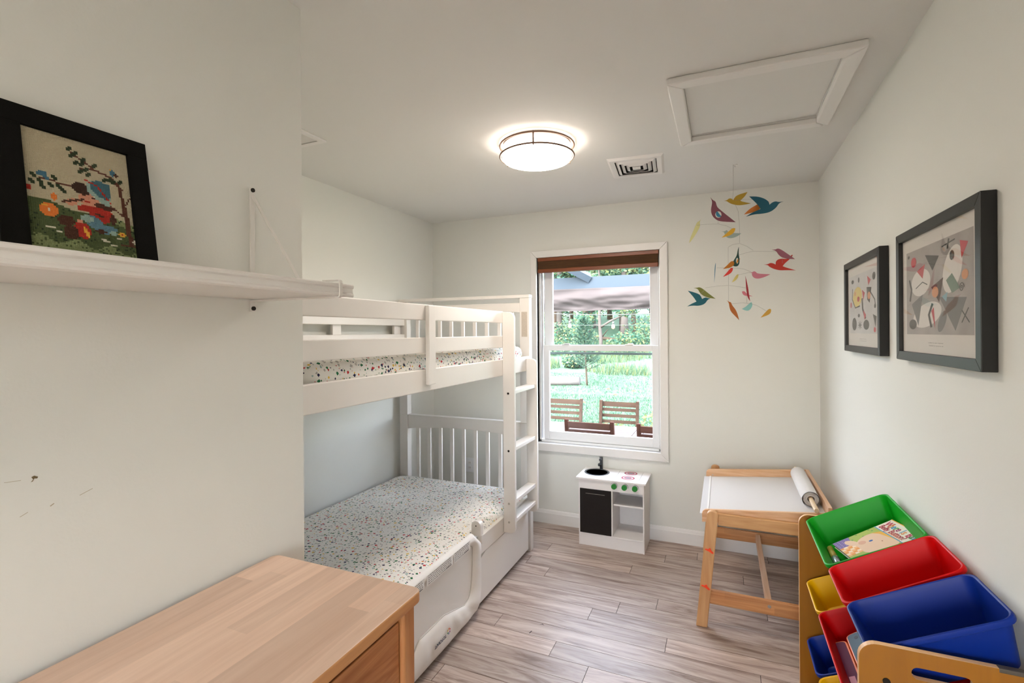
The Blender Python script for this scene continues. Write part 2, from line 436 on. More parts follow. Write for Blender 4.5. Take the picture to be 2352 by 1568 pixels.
# window
win = struct(bpy.data.objects.new('window_1', None)); COL.objects.link(win); win.location = ((ox0 + ox1) / 2, YB, oz0)
cx0, cx1, cz0, cz1 = -1.394, -.356, .564, 2.13
mb = MB()   # mitred casing with a slightly bevelled profile
def casing(mb, o, i, yw, d, m):
    (a0, a1, b0, b1), (c0, c1, d0, d1) = o, i
    O = [(a0, b0), (a1, b0), (a1, b1), (a0, b1)]; I = [(c0, d0), (c1, d0), (c1, d1), (c0, d1)]
    for k in range(4):
        p, q, r_, s_ = O[k], O[(k + 1) % 4], I[(k + 1) % 4], I[k]
        pts = [(p[0], yw, p[1]), (q[0], yw, q[1]), (r_[0], yw, r_[1]), (s_[0], yw, s_[1])]
        mb.prism(pts, (0, -d, 0), m)
casing(mb, (cx0, cx1, cz0, cz1), (ox0, ox1, oz0, oz1), YB, .020, M['trim'])
mb.build('window_casing', win, bevel=.004)
mb = MB()
jd = .145
mb.box(ox0 - .012, ox0, YB, YB + jd, oz0, oz1, M['vinyl']); mb.box(ox1, ox1 + .012, YB, YB + jd, oz0, oz1, M['vinyl'])
mb.box(ox0 - .012, ox1 + .012, YB, YB + jd, oz1, oz1 + .012, M['vinyl']); mb.box(ox0 - .012, ox1 + .012, YB, YB + jd, oz0 - .012, oz0, M['vinyl'])
for xx in (ox0, ox1 - .018):
    mb.box(xx, xx + .018, YB + .035, YB + .046, oz0, oz1, M['vinyl']); mb.box(xx, xx + .018, YB + .082, YB + .092, oz0, oz1, M['vinyl'])
mb.box(ox0, ox1, YB + .035, YB + .125, oz0, oz0 + .016, M['vinyl'])
mb.build('window_jamb', win, bevel=.0015)
def sash(name, y0, y1, x0, x1, z0, z1, st, rt, rb):
    mb = MB()
    mb.box(x0, x0 + st, y0, y1, z0, z1, M['vinyl']); mb.box(x1 - st, x1, y0, y1, z0, z1, M['vinyl'])
    mb.box(x0 + st, x1 - st, y0, y1, z1 - rt, z1, M['vinyl']); mb.box(x0 + st, x1 - st, y0, y1, z0, z0 + rb, M['vinyl'])
    o = mb.build(name, win, bevel=.003)
    g = MB(); ym = (y0 + y1) / 2; g.box(x0 + st - .004, x1 - st + .004, ym - .002, ym + .002, z0 + rb - .004, z1 - rt + .004, M['glass'])
    g.build('window_pane', o)
    return o
lo = sash('window_sash', YB + .048, YB + .078, -1.312, -.427, oz0 + .018, 1.39, .047, .044, .066)
up = sash('window_sash', YB + .094, YB + .122, -1.318, -.424, 1.352, oz1 - .002, .07, .05, .04)
mb = MB()
for xx in (-1.13, -.64):
    mb.box(xx - .03, xx + .03, YB + .05, YB + .085, 1.39, 1.397, M['steel']); mb.box(xx - .012, xx + .028, YB + .055, YB + .07, 1.397, 1.403, M['steel'])
mb.build('sash_lock', lo, bevel=.002)
mb = MB(); mb.box(-1.33, -.41, YB + .132, YB + .140, 1.315, 1.332, plain('screen bar grey', '#70807f', .5))
mb.build('screen_bar', win)

# unseen window added behind the viewer to bring in even fill daylight
fill_win = struct(bpy.data.objects.new('fill_window', None)); COL.objects.link(fill_win); fill_win.location = ((fx0 + fx1) / 2, YF, fz0)
mb = MB(); casing(mb, (fx0 - .05, fx1 + .05, fz0 - .06, fz1 + .055), (fx0, fx1, fz0, fz1), YF + .02, .02, M['trim']); mb.build('window_casing', fill_win, bevel=.004)
mb = MB(); casing(mb, (fx0, fx1, fz0, fz1), (fx0 + .05, fx1 - .05, fz0 + .05, fz1 - .05), YF - .03, .04, M['vinyl']); mb.box(fx0 + .05, fx1 - .05, YF - .07, YF - .03, 1.3, 1.35, M['vinyl']); mb.build('fill_window_frame', fill_win, bevel=.003)
mb = MB(); mb.box(fx0 + .045, fx1 - .045, YF - .053, YF - .049, fz0 + .045, fz1 - .045, M['glass']); mb.build('window_pane', fill_win)

# roller shade with wooden valance
sh = thing('window_shade', 'raised brown woven shade with wooden rails at the top of the window', 'window shade', (-.872, YB - .008, 2.02))
mb = MB(); mb.box(-1.332, -.417, 3.622, 3.66, 2.046, 2.072, M['blindwood']); mb.build('head_rail', sh, bevel=.002)
mb = MB()
for k in range(5): mb.box(-1.33, -.421, 3.627 + k * .005, 3.6305 + k * .005, 1.984, 2.046, M['blindfab'])
mb.build('shade_fabric', sh)
mb = MB(); mb.box(-1.331, -.420, 3.622, 3.655, 1.956, 1.984, M['blindwood']); mb.build('bottom_rail', sh, bevel=.003)

# ------------------------------------------------------------------ ceiling things
def ceiling_lamp(lx, ly, label, lit):
    lt = thing('ceiling_light', label, 'ceiling light', (lx, ly, H))
    mb = MB(); mb.lathe([(.10, H - .001), (.165, H - .001), (.168, H - .012), (.10, H - .014)], (lx, ly, 0), M['lamp_metal']); mb.build('base_plate', lt, smooth=40)
    mb = MB(); mb.lathe([(.158, H - .012), (.170, H - .018), (.173, H - .07)], (lx, ly, 0), M['litside']); mb.build('diffuser_side', lt, smooth=40)
    mb = MB(); mb.lathe([(.173, H - .0702), (.166, H - .084), (.14, H - .093), (.08, H - .099), (.0001, H - .101)], (lx, ly, 0), lit); mb.build('diffuser', lt, smooth=40)
    for zz in (H - .014, H - .066):
        mb = MB(); mb.tube([(lx + .185 * math.cos(t), ly + .185 * math.sin(t), zz) for t in [2 * PI * i / 72 for i in range(72)]], .0045, M['lamp_metal'], n=8, closed=True)
        mb.build('ring', lt, merge=True)
    for a in (-75, 45, 165):
        a = math.radians(a); mb = MB()
        mb.cyl((lx + .186 * math.cos(a), ly + .186 * math.sin(a), H - .010), (lx + .186 * math.cos(a), ly + .186 * math.sin(a), H - .076), .004, M['lamp_metal'], n=10)
        mb.build('ring_post', lt)
ceiling_lamp(-.853, 2.322, 'lit round flush-mount ceiling lamp with two nickel rings', M['lit'])
ceiling_lamp(-.25, -.75, 'unseen round ceiling lamp added for fill light near the front wall', M['lit_fill'])  # extra lamp out of view, added to even out the room light

def vent_ring(mb, cx, cy, ax, ay, hx, hy, hx2, hy2, z0, z1, m):
    A = [(-1, -1), (1, -1), (1, 1), (-1, 1)]
    P = lambda u, v, z: V((cx, cy, z)) + ax * u + ay * v
    r1 = [P(a * hx, b_ * hy, z0) for a, b_ in A]; r2 = [P(a * hx2, b_ * hy2, z1) for a, b_ in A]
    th = V((0, 0, .0015))
    mb.loops([r1, r2, [p + th for p in r2], [p + th for p in r1], r1], m, smooth=False)
va = thing('ceiling_vent', 'square white air diffuser with nested louvers beside the ceiling lamp', 'vent', (-.445, 2.885, H))
rz = math.radians(5); ax = V((math.cos(rz), math.sin(rz), 0)); ay = V((-math.sin(rz), math.cos(rz), 0))
vcx, vcy = -.447, 2.872
mb = MB(); vent_ring(mb, vcx, vcy, ax, ay, .150, .168, .138, .156, H - .001, H - .012, M['trim']); vent_ring(mb, vcx, vcy, ax, ay, .138, .156, .112, .126, H - .012, H - .010, M['trim']); mb.build('outer_frame', va)
mb = MB(); q = [V((vcx, vcy, H - .0005)) + ax * a * .118 + ay * b_ * .134 for a, b_ in ((-1, -1), (1, -1), (1, 1), (-1, 1))]; mb.prism(q, (0, 0, -.001), M['dark']); mb.build('duct_opening', va)
for k, s_ in enumerate((.092, .066, .040)):
    mb = MB(); vent_ring(mb, vcx, vcy, ax, ay, s_ + .0155, (s_ + .0155) * 1.13, s_ - .003, (s_ - .003) * 1.13, H - .003, H - .015, M['trim']); mb.build('louver', va)
mb = MB(); q = [V((vcx, vcy, H - .013)) + ax * a * .022 + ay * b_ * .025 for a, b_ in ((-1, -1), (1, -1), (1, 1), (-1, 1))]; mb.prism(q, (0, 0, .008), M['trim']); mb.build('center_louver', va)
vg = thing('return_grille', 'white slatted return air grille on the ceiling behind the partition wall', 'vent', (-1.98, 1.68, H))
gx0, gx1, gy0, gy1 = -2.18, -1.782, 1.48, 1.862
mb = MB()
for a in ((gx0, gx1, gy0, gy0 + .03), (gx0, gx1, gy1 - .03, gy1), (gx0, gx0 + .03, gy0 + .03, gy1 - .03), (gx1 - .03, gx1, gy0 + .03, gy1 - .03)): mb.box(a[0], a[1], a[2], a[3], H - .010, H - .0005, M['trim'])
mb.build('grille_frame', vg, bevel=.002)
mb = MB(); mb.box(gx0 + .028, gx1 - .028, gy0 + .028, gy1 - .028, H - .0025, H - .001, M['dark']); mb.build('duct_opening', vg)
for k in range(17):
    yy = gy0 + .042 + k * .0185
    mb = MB(); mb.bar((gx0 + .03, yy, H - .006), (gx1 - .03, yy, H - .006), (0, .8, -.45), .014, .0012, M['trim']); mb.build('slat', vg)

at_ = thing('attic_hatch', 'white framed attic access panel on the ceiling near the right wall', 'ceiling hatch', (.13, 2.26, H))
def rail_prism(pts, m):
    mb = MB(); mb.prism([(x, y, H) for x, y in pts], (0, 0, -.026), m); return mb
o0, o1, p0, p1 = -.188, .445, 1.927, 2.606
rail_prism([(o0, p0), (o1, p0), (o1 - .055, p0 + .055), (o0 + .055, p0 + .055)], M['trim']).build('hatch_frame_rail', at_, bevel=.005, seg=3)
rail_prism([(o0 + .055, p1 - .055), (o1 - .055, p1 - .055), (o1 - .02, p1 - .004), (o0 + .01, p1 - .004)], M['trim']).build('hatch_frame_rail', at_, bevel=.005, seg=3)
rail_prism([(o0, p0 + .001), (o0 + .055, p0 + .056), (o0 + .055, p1 - .056), (o0, p1)], M['trim']).build('hatch_frame_rail', at_, bevel=.005, seg=3)
rail_prism([(o1, p0 + .001), (o1, p1), (o1 - .055, p1 - .056), (o1 - .055, p0 + .056)], M['trim']).build('hatch_frame_rail', at_, bevel=.005, seg=3)
mb = MB(); mb.prism([(hx0 + .001, hy0 + .001, H + .001), (hx1 - .001, hy0 + .001, H + .001), (hx1 - .001, hy1 - .006, H + .008), (hx0 + .001, hy1 - .006, H + .002)], (0, 0, .012), M['ceil']); mb.build('hatch_panel', at_)

# ------------------------------------------------------------------ wall shelf and needlework picture
ws = thing('wall_shelf', 'long white shelf on a triangular steel bracket on the near left wall', 'shelf', (XP, .5, 1.58))
prof = [(XP + .002, 1.582), (-.845, 1.582), (-.841, 1.580), (-.838, 1.583), (-.838, 1.587), (-.842, 1.590), (-.842, 1.600), (-.838, 1.603), (-.838, 1.608), (-.842, 1.611), (-.85, 1.609), (-.856, 1.603), (XP + .002, 1.603)]
mb = MB(); mb.prism([(x, -.15, z) for x, z in prof], (0, 1.113, 0), M['shelf']); mb.build('shelf_board', ws)
yb = .911
br = MB()
br.box(XP + .0005, XP + .006, yb - .006, yb + .006, 1.603, 1.872, M['metalwhite'])
br.build('bracket_upright', ws, bevel=.001)
mb = MB(); mb.bar((XP + .006, yb, 1.852), (-.955, yb, 1.612), (0, 1, 0), .009, .003, M['metalwhite']); mb.build('bracket_brace', ws)
mb = MB()
mb.bar((XP + .0005, yb, 1.552), (XP + .0005 + .003, yb, 1.552 + .0001), (0, 1, 0), .001, .001, M['metalwhite'])
mb.box(XP + .0005, XP + .005, yb - .006, yb + .006, 1.550, 1.579, M['metalwhite'])
path = [(XP + .004, 1.5775), (-.87, 1.5775)] + [(-.832 + .0 + .006 * math.cos(a) - .006, 1.5835 + .006 * math.sin(a)) for a in [math.radians(t) for t in (-90, -60, -30, 0)]] + [(-.832 + .006 * math.cos(a) - .006, 1.612 + .006 * math.sin(a)) for a in [math.radians(t) for t in (0, 30, 60, 90)]] + [(-.885, 1.618)]
pp = [V((x, yb, z)) for x, z in path]
rings = []
for i, p in enumerate(pp):
    t = (pp[min(i + 1, len(pp) - 1)] - pp[max(i - 1, 0)]).normalized(); nn = V((-t.z, 0, t.x))
    rings.append([p + nn * .0016 + V((0, -.0045, 0)), p + nn * .0016 + V((0, .0045, 0)), p - nn * .0016 + V((0, .0045, 0)), p - nn * .0016 + V((0, -.0045, 0))])
mb.loops(rings, M['metalwhite'], cap0=True, cap1=True, smooth=False); mb.build('bracket_arm', ws)
for zz in (1.866, 1.558):
    mb = MB(); mb.cyl((XP + .005, yb, zz), (XP + .009, yb, zz), .0055, M['screw'], n=16); mb.build('screw', ws)

# cross-stitched picture: a grid of stitches
GW, GH = 56, 72
pix = [['cream'] * GW for _ in range(GH)]
SC = {'cream': '#b5ab90', 'green': '#4d5a34', 'lgreen': '#7f8a5c', 'dgreen': '#2c3a22', 'brown': '#4a2a1a', 'trunk': '#5c3526', 'skin': '#c98f74', 'red': '#a82a1c', 'hat': '#3f6670', 'lhat': '#8fa69c', 'hair': '#3a2415', 'jean': '#5b7f8c', 'orange': '#d97a32', 'white': '#cfc9b5', 'shoe': '#4b2a19', 'blue': '#3f6b80', 'gold': '#d9a23a'}
def pset(x, y, c):
    if 0 <= x < GW and 0 <= y < GH: pix[int(y)][int(x)] = c
def pell(cx, cy, rx, ry, c, rot=0):
    for y in range(GH):
        for x in range(GW):
            dx, dy = x - cx, y - cy; a = math.radians(rot)
            u, v = dx * math.cos(a) + dy * math.sin(a), -dx * math.sin(a) + dy * math.cos(a)
            if (u / rx) ** 2 + (v / ry) ** 2 <= 1: pset(x, y, c)
def pline(x0, y0, x1, y1, c, w_=1):
    n_ = int(max(abs(x1 - x0), abs(y1 - y0)) * 2) + 1
    for i in range(n_ + 1):
        x = x0 + (x1 - x0) * i / n_; y = y0 + (y1 - y0) * i / n_
        for a in range(w_): pset(round(x) + a, round(y), c)
rp_ = random.Random(3)
for y in range(GH):      # y counts from the bottom
    for x in range(GW):
        hz = 29 - x * .09 + 1.5 * math.sin(x * .2)
        if y < hz:
            pix[y][x] = 'green'
            if y > hz - 4 and x > 30: pix[y][x] = 'lgreen'
            if rp_.random() < .08: pix[y][x] = 'dgreen'
        if y < 7 + 2 * math.sin(x * .35) - x * .07 and rp_.random() < .8: pix[y][x] = 'lgreen'
pline(52, 8, 50, 34, 'trunk', 3); pline(50, 34, 49, 47, 'trunk', 2); pline(50, 46, 44, 53, 'trunk', 2); pline(44, 53, 36, 55, 'trunk', 1)
pline(36, 55, 24, 63, 'trunk', 1); pline(35, 55, 28, 54, 'trunk', 1); pline(52, 36, 55, 41, 'trunk', 1); pline(51, 27, 43, 33, 'trunk', 1); pline(47, 8, 55, 8, 'trunk', 2)
for x, y in ((23, 65), (24, 61), (26, 63), (30, 60), (29, 57), (26, 57), (31, 54), (28, 52), (32, 51), (36, 58), (41, 50), (44, 51), (50, 51), (46, 50)): pell(x, y, 1.8, 1.2, 'dgreen', 40)
pline(7, 42, 22, 41, 'trunk', 1)
for x, y in ((4, 43), (3, 39), (7, 40), (9, 44), (12, 39), (14, 44), (16, 39), (18, 37), (8, 37)): pell(x, y, 1.8, 1.2, 'dgreen', -30)
pell(8, 45, 2.6, 1.6, 'blue', 20); pell(10, 43, 2, 1.2, 'blue', -30); pell(46, 56, 1.5, 2.1, 'blue'); pset(45, 58, 'gold'); pell(48, 55, 1.4, 1, 'brown')
# seated child in a cap, playing a flute
pell(31, 35, 5.2, 6, 'skin'); pell(27, 41, 4.6, 3.4, 'hair'); pell(29, 40, 4.5, 2.6, 'hair')
pell(37, 41, 7.6, 5.6, 'lhat', -42); pell(38, 42.5, 6.6, 4.6, 'hat', -42)
for y in range(43, 49): pline(36, y, 43, y - 1, 'hat', 1)
pline(30, 47, 36, 45, 'red', 1); pline(36, 45, 43, 35, 'red', 1); pell(40, 34, 2.6, 3, 'lhat', -40)
pset(33, 36, 'brown'); pset(34, 36, 'brown'); pset(34, 37, 'white'); pset(29, 37, 'brown'); pset(28, 37, 'brown'); pline(29, 33, 31, 33, 'red', 1); pset(27, 34, 'skin')
pell(37, 26, 6.8, 5.4, 'red'); pell(29, 28.5, 4.6, 2.4, 'red', 10); pell(39, 31.5, 5.5, 1.6, 'brown', -8); pell(43.5, 24, 1.6, 3.6, 'brown'); pline(31, 24, 36, 21, 'brown', 1); pline(34, 26, 38, 25, 'brown', 1)
pell(22, 31, 3.2, 2, 'skin', 20); pline(17, 30, 28, 34, 'brown', 1)
pell(33, 20, 6, 3.8, 'jean', -35); pell(29, 22, 3.4, 2.2, 'lhat'); pell(39, 16.5, 6.4, 2.8, 'jean', 10); pell(36, 15, 3, 1.2, 'brown'); pell(43, 15, 2, 1.6, 'lhat')
pell(26, 14, 4.2, 5.4, 'red', 20); pell(28, 13, 1, 4, 'gold', 15); pell(25, 19.5, 1.6, 1.4, 'skin'); pell(18, 18.5, 4.2, 3.4, 'shoe', 10); pell(20, 11.5, 4, 4.4, 'shoe')
pell(10, 23.5, 4.4, 4, 'orange'); pell(10, 23.5, 1.1, 1, 'white'); pell(8, 26, 1, .8, 'gold')
pell(13, 32, 1.8, 2.2, 'orange'); pell(1, 35, 1.4, 1.6, 'red'); pell(48, 15, 2, 1.6, 'gold'); pell(48, 15, .8, .8, 'red'); pell(55, 11, 1.4, 1.2, 'white')
for x, y in ((37, 10), (39, 9), (38, 9), (42, 7), (43, 7), (9, 13), (11, 13), (14, 11), (46, 12)): pell(x, y, 1.5, .8, 'white')
pf = thing('needlework_picture', 'black framed cross-stitch of a child under a tree, leaning on the wall shelf', 'picture', (-1.085, .53, 1.605))
T = V((-.048, 0, .283)); Tn = T.normalized(); nrm = V((Tn.z, 0, -Tn.x))   # leans back to the wall; nrm faces the room
fb = V((-1.060, 0, 1.6045)); fy0, fy1 = .402, .642; FHt = .288
def FP(y, h, d=0): return V((fb.x, y, fb.z)) + Tn * h + nrm * d
mb = MB()
ay0, ay1, ah0, ah1 = .441, .606, .038, .254
def fbox(mb, y0, y1, h0, h1, d0, d1, m): mb.prism([FP(y0, h0, d0), FP(y1, h0, d0), FP(y1, h1, d0), FP(y0, h1, d0)], nrm * (d1 - d0), m)
for a in ((fy0, fy1, 0, ah0), (fy0, fy1, ah1, FHt), (fy0, ay0, ah0, ah1), (ay1, fy1, ah0, ah1)): fbox(mb, *a, -.012, .002, M['feltblack'])
mb.build('picture_frame', pf, bevel=.001)
mb = MB()
for y in range(GH):
    for x in range(GW):
        u0 = ay0 + (ay1 - ay0) * x / GW; u1 = ay0 + (ay1 - ay0) * (x + 1) / GW; v0 = ah0 + (ah1 - ah0) * y / GH; v1 = ah0 + (ah1 - ah0) * (y + 1) / GH
        c = FP((u0 + u1) / 2, (v0 + v1) / 2, -.0042)
        q = [mb.bm.verts.new(p) for p in (FP(u0, v0, -.0055), FP(u1, v0, -.0055), FP(u1, v1, -.0055), FP(u0, v1, -.0055))]
        cv = mb.bm.verts.new(c); i = mb.mi(cm(SC[pix[y][x]], .9))
        for k in range(4):
            f = mb.bm.faces.new((q[k], q[(k + 1) % 4], cv)); f.material_index = i
mb.build('cross_stitch_canvas', pf)
mb = MB(); fbox(mb, fy0 + .004, fy1 - .004, .004, FHt - .004, -.014, -.0125, M['dark']); mb.build('backing_board', pf)
# ------------------------------------------------------------------ dresser
dr = thing('dresser', 'birch chest of drawers with a butcher-block top beside the partition wall', 'dresser', (-.885, .5, 0))
dx0, dx1, dy0, dy1, dz = XP + .014, -.645, .02, .968, .897
mb = MB(); mb.prism([(x, y, dz - .026) for x, y in rrect(dx0, dx1, dy0, dy1, .022)], (0, 0, .026), M['birch'], mside=M['birchedge']); mb.build('top', dr, bevel=.004, seg=3)
fx = dx1 - .014
for y0 in (dy0 + .012, dy1 - .058):
    for x0 in (fx - .045, dx0 + .01):
        mb = MB(); mb.prism([(x, y, 0) for x, y in rrect(x0, x0 + .045, y0, y0 + .046, .008)], (0, 0, dz - .026), M['birchside']); mb.build('leg_post', dr)
for y0 in (dy0 + .025, dy1 - .045): boxpart('side_panel', dr, M['birchside'], dx0 + .055, fx - .045, y0, y0 + .02, .1, dz - .026)
mb = MB(); mb.box(dx0 + .012, dx0 + .02, dy0 + .058, dy1 - .058, .1, dz - .026, M['birchside']); mb.build('back_panel', dr)
for z0 in (dz - .046, .11): boxpart('front_rail', dr, M['birchedge'], fx - .03, fx - .008, dy0 + .058, dy1 - .058, z0, z0 + .02)
dh = (dz - .05 - .135) / 4
for k in range(4):
    z0 = .135 + k * dh
    d_ = boxpart('drawer', dr, M['birchfront'], fx - .03, fx - .010, dy0 + .0605, dy1 - .0605, z0 + .002, z0 + dh - .002, .002)
    for yy in (dy0 + .25, dy1 - .245):
        mb = MB(); R_ = [(.009, 0), (.008, .012), (.016, .02), (.018, .027), (.014, .033), (.0001, .035)]
        c = V((fx - .010, yy, z0 + dh / 2 + (.045 if k == 3 else 0)))
        mb.loops([[c + V((h, r * math.cos(2 * PI * j / 20), r * math.sin(2 * PI * j / 20))) for j in range(20)] for r, h in R_], M['knob'], cap0=True)
        mb.build('knob', d_, smooth=60)

# ------------------------------------------------------------------ bunk bed
bd = thing('bunk_bed', 'white wooden bunk bed with ladder standing against the left wall', 'bunk bed', (-1.75, 2.15, 0))
bx0, bx1 = -2.278, -1.21; by0, by1 = 1.092, 3.17; W = M['bed']; PW = .07
def bp_(name, x0, x1, y0, y1, z0, z1, bevel=.003): return boxpart(name, bd, W, x0, x1, y0, y1, z0, z1, bevel)
for yy0, yy1 in ((by1 - .052, by1), (by0, by0 + .052)):
    for xx0, xx1 in ((bx0, bx0 + PW), (bx1 - PW, bx1)):
        bp_('lower_post', xx0, xx1, yy0, yy1, 0, .872); bp_('upper_post', xx0, xx1, yy0, yy1, .872, 1.728)
    bp_('cap_rail', bx0 - .002, bx1 + .002, yy0 - .004, yy1, 1.728, 1.75)
    for zt, za, zs0, zs1 in ((1.695, 1.628, 1.25, 1.66), (.872, .768, .20, .80)):
        # arched rail between the posts
        mb = MB(); x0, x1 = bx0 + PW, bx1 - PW; n_ = 16
        pts = [(x0, zt), (x1, zt)] + [(x1 + (x0 - x1) * i / n_, za + .026 * math.sin(PI * i / n_)) for i in range(n_ + 1)]
        mb.prism([(x, yy0 + .010, z) for x, z in pts], (0, .026, 0), W); mb.build('arched_rail', bd, bevel=.002)
        for i in range(9):
            xs = -2.138 + i * .0972
            bp_('slat', xs, xs + .027, yy0 + .015, yy0 + .030, zs0, zs1, .002)
    bp_('end_rail', bx0 + PW, bx1 - PW, yy0 + .012, yy0 + .036, .13, .28); bp_('end_rail', bx0 + PW, bx1 - PW, yy0 + .012, yy0 + .036, 1.23, 1.335)
bp_('lower_cap', bx0 + PW, bx1 - PW, by1 - .056, by1 - .006, .868, .876, .002)
# rails along the front
bp_('guard_rail', bx1 - .022, bx1, by0 + .052, 2.688, 1.548, 1.618); bp_('guard_rail', bx1 - .022, bx1, by0 + .052, 2.688, 1.402, 1.472)
bp_('side_rail', bx1 - .024, bx1, by0 + .052, by1 - .052, 1.233, 1.330)
bp_('side_rail', bx1 - .026, bx1 - .001, by0 + .052, by1 - .052, .290, .386)
g_ = bp_('guard_post', bx1 + .0005, bx1 + .020, 1.846, 1.902, 1.262, 1.614)
# rails along the wall side
bp_('wall_rail', bx0 + .028, bx0 + .05, by0 + .052, by1 - .052, 1.549, 1.600); bp_('wall_rail', bx0 + .028, bx0 + .05, by0 + .052, by1 - .052, 1.41, 1.485); bp_('side_rail', bx0 + .02, bx0 + .044, by0 + .052, by1 - .052, 1.233, 1.330); bp_('side_rail', bx0 + .02, bx0 + .044, by0 + .052, by1 - .052, .29, .386)
for yy in (1.35, 2.39, 3.02): bp_('wall_rail_stud', bx0 + .008, bx0 + .028, yy, yy + .075, 1.33, 1.598)
for zb, nm in ((1.238, 'upper'), (.205, 'lower')):
    mb = MB()
    for i in range(14): mb.box(bx0 + .045, bx1 - .03, by0 + .08 + i * .138, by0 + .16 + i * .138, zb, zb + .015, W)
    mb.build('mattress_slats', bd)
# ladder: two stiles with rounded front corner, four rungs
for (y0, zt, zb) in ((2.672, 1.614, .300), (3.052, 1.316, .300)):
    xa, xb_ = bx1 + .0015, bx1 + .076
    pts = [(xa, zb)] + arc(xb_ - .03, zb + .03, .03, -90, 0, 6) + arc(xb_ - .04, zt - .04, .04, 0, 90, 8) + [(xa, zt)]
    mb = MB(); mb.prism([(x, y0, z) for x, z in pts], (0, .024, 0), W); st_ = mb.build('ladder_stile', bd, bevel=.0025)
    for zz in (1.137, .795, .482, .372):
        mb = MB(); mb.cyl((bx1 + .036, y0 + .001, zz - .008), (bx1 + .036, y0 - .0015, zz - .008), .0065, M['screw'] if zz > .6 else M['steel'], n=14); mb.build('bolt', st_)
for zz in (1.135, .795, .480, .365): bp_('ladder_rung', bx1 + .006, bx1 + .066, 2.696, 3.052, zz - .012, zz + .012)
mb = MB(); mb.box(bx1 - .056, bx1 - .014, by1 - .0535, by1 - .052, 1.462, 1.632, plain('yellowed tape residue', (.55, .48, .40), .7, bump=.2, bscale=120, var=.18)); o = mb.build('tape_residue', bd); o['label'] = 'yellowed patch on the white post'
# drawer below
dd = MB()
pts = [(1.195, .03), (3.085, .03), (3.085, .286)] + [(2.44 + .0, .286)] + [(2.44 - .5 * t + .0, .286 - .055 * math.sin(PI * t)) for t in [i / 12 for i in range(1, 12)]] + [(1.94, .286), (1.195, .286)]
dd.prism([(bx1 - .004, y, z) for y, z in pts], (-.02, 0, 0), W)
dd.box(bx1 - .9, bx1 - .024, 1.21, 3.07, .05, .18, W)
trd = dd.build('trundle_drawer', bd, bevel=.002)
mb = MB()
for yy in (1.35, 2.95): mb.cyl((bx1 - .09, yy, .025), (bx1 - .06, yy, .025), .025, M['black'], n=20)
mb.build('caster', trd)

def mattress(name, x0, x1, y0, y1, z0, z1, label):
    mb = MB(); r = .045; nr = 5
    rings = []
    def ring(ins, z):
        pts = rrect(x0 + ins, x1 - ins, y0 + ins, y1 - ins, max(.03, .07 - ins), 6)
        # resample the straight runs so the sheet can ripple a little
        out = []
        for i in range(len(pts)):
            a, b2 = pts[i], pts[(i + 1) % len(pts)]
            n2 = max(1, int(math.dist(a, b2) / .06))
            for k in range(n2): out.append((a[0] + (b2[0] - a[0]) * k / n2, a[1] + (b2[1] - a[1]) * k / n2))
        return [V((x, y, z)) for x, y in out]
    base = None
    for ins, z in [(.02, z0), (.004, z0 + .02), (0, z0 + .05), (0, z1 - r)] + [(r * (1 - math.cos(t)), z1 - r + r * math.sin(t)) for t in [PI / 2 * i / nr for i in range(1, nr + 1)]]:
        rr = [V((x, y, z)) for x, y, z in ring(0, z)]
        cx, cy = (x0 + x1) / 2, (y0 + y1) / 2
        rr = [V((cx + (p.x - cx) * (1 - 2 * ins / (x1 - x0)), cy + (p.y - cy) * (1 - 2 * ins / (y1 - y0)), p.z)) for p in rr]
        for p in rr:
            k = mnoise.noise(p * 6) * .004
            p.x += k; p.y += k
        rings.append(rr)
    top = rings[-1]
    for s_ in (.9, .75, .55, .35, .15):
        rings.append([V((cx + (p.x - cx) * s_, cy + (p.y - cy) * s_, z1 + .004 * (1 - s_) + .004 * mnoise.noise(V((p.x * s_, p.y * s_, 0)) * 5))) for p in top])
    mb.loops(rings, M['terrazzo'], cap0=True, cap1=True)
    return tag(mb.build(name), label, 'mattress')
mattress('mattress', -2.268, -1.232, 1.19, 3.108, .222, .426, 'lower bunk mattress in a white sheet with colourful terrazzo specks')
mattress('mattress', -2.226, -1.238, 1.19, 3.11, 1.255, 1.402, 'upper bunk mattress in a terrazzo speckled sheet behind the guard rails')

# fabric bed guard, folded down over the front
bg_ = thing('bed_guard', 'white fabric fold-down bed guard hanging along the lower bunk', 'bed guard', (-1.18, 1.8, .04))
gy0 = 1.10
outl = [(gy0, .462), (2.20, .456)] + [(2.235 + .03 * math.cos(t), .42 + .036 * math.sin(t)) for t in [math.radians(a) for a in (90, 60, 30)]] + [(2.318, .392), (2.335, .375), (2.338, .30), (2.340, .20), (2.338, .11), (2.325, .065), (2.29, .04), (2.22, .032), (2.0, .028), (1.7, .030), (1.4, .030), (gy0, .03)]
inl = [(gy0 + .03, .408), (2.18, .406)] + [(2.205, .404), (2.225, .400), (2.238, .394)] + [(2.244, .386), (2.246, .372), (2.244, .30), (2.236, .22), (2.222, .17), (2.20, .142), (2.155, .132), (2.09, .15), (1.96, .186), (1.76, .188), (1.66, .10), (gy0 + .03, .08)]
def resample(P, n):
    P = P + [P[0]]; L = [0]
    for a, b2 in zip(P[:-1], P[1:]): L.append(L[-1] + math.dist(a, b2))
    return P, L
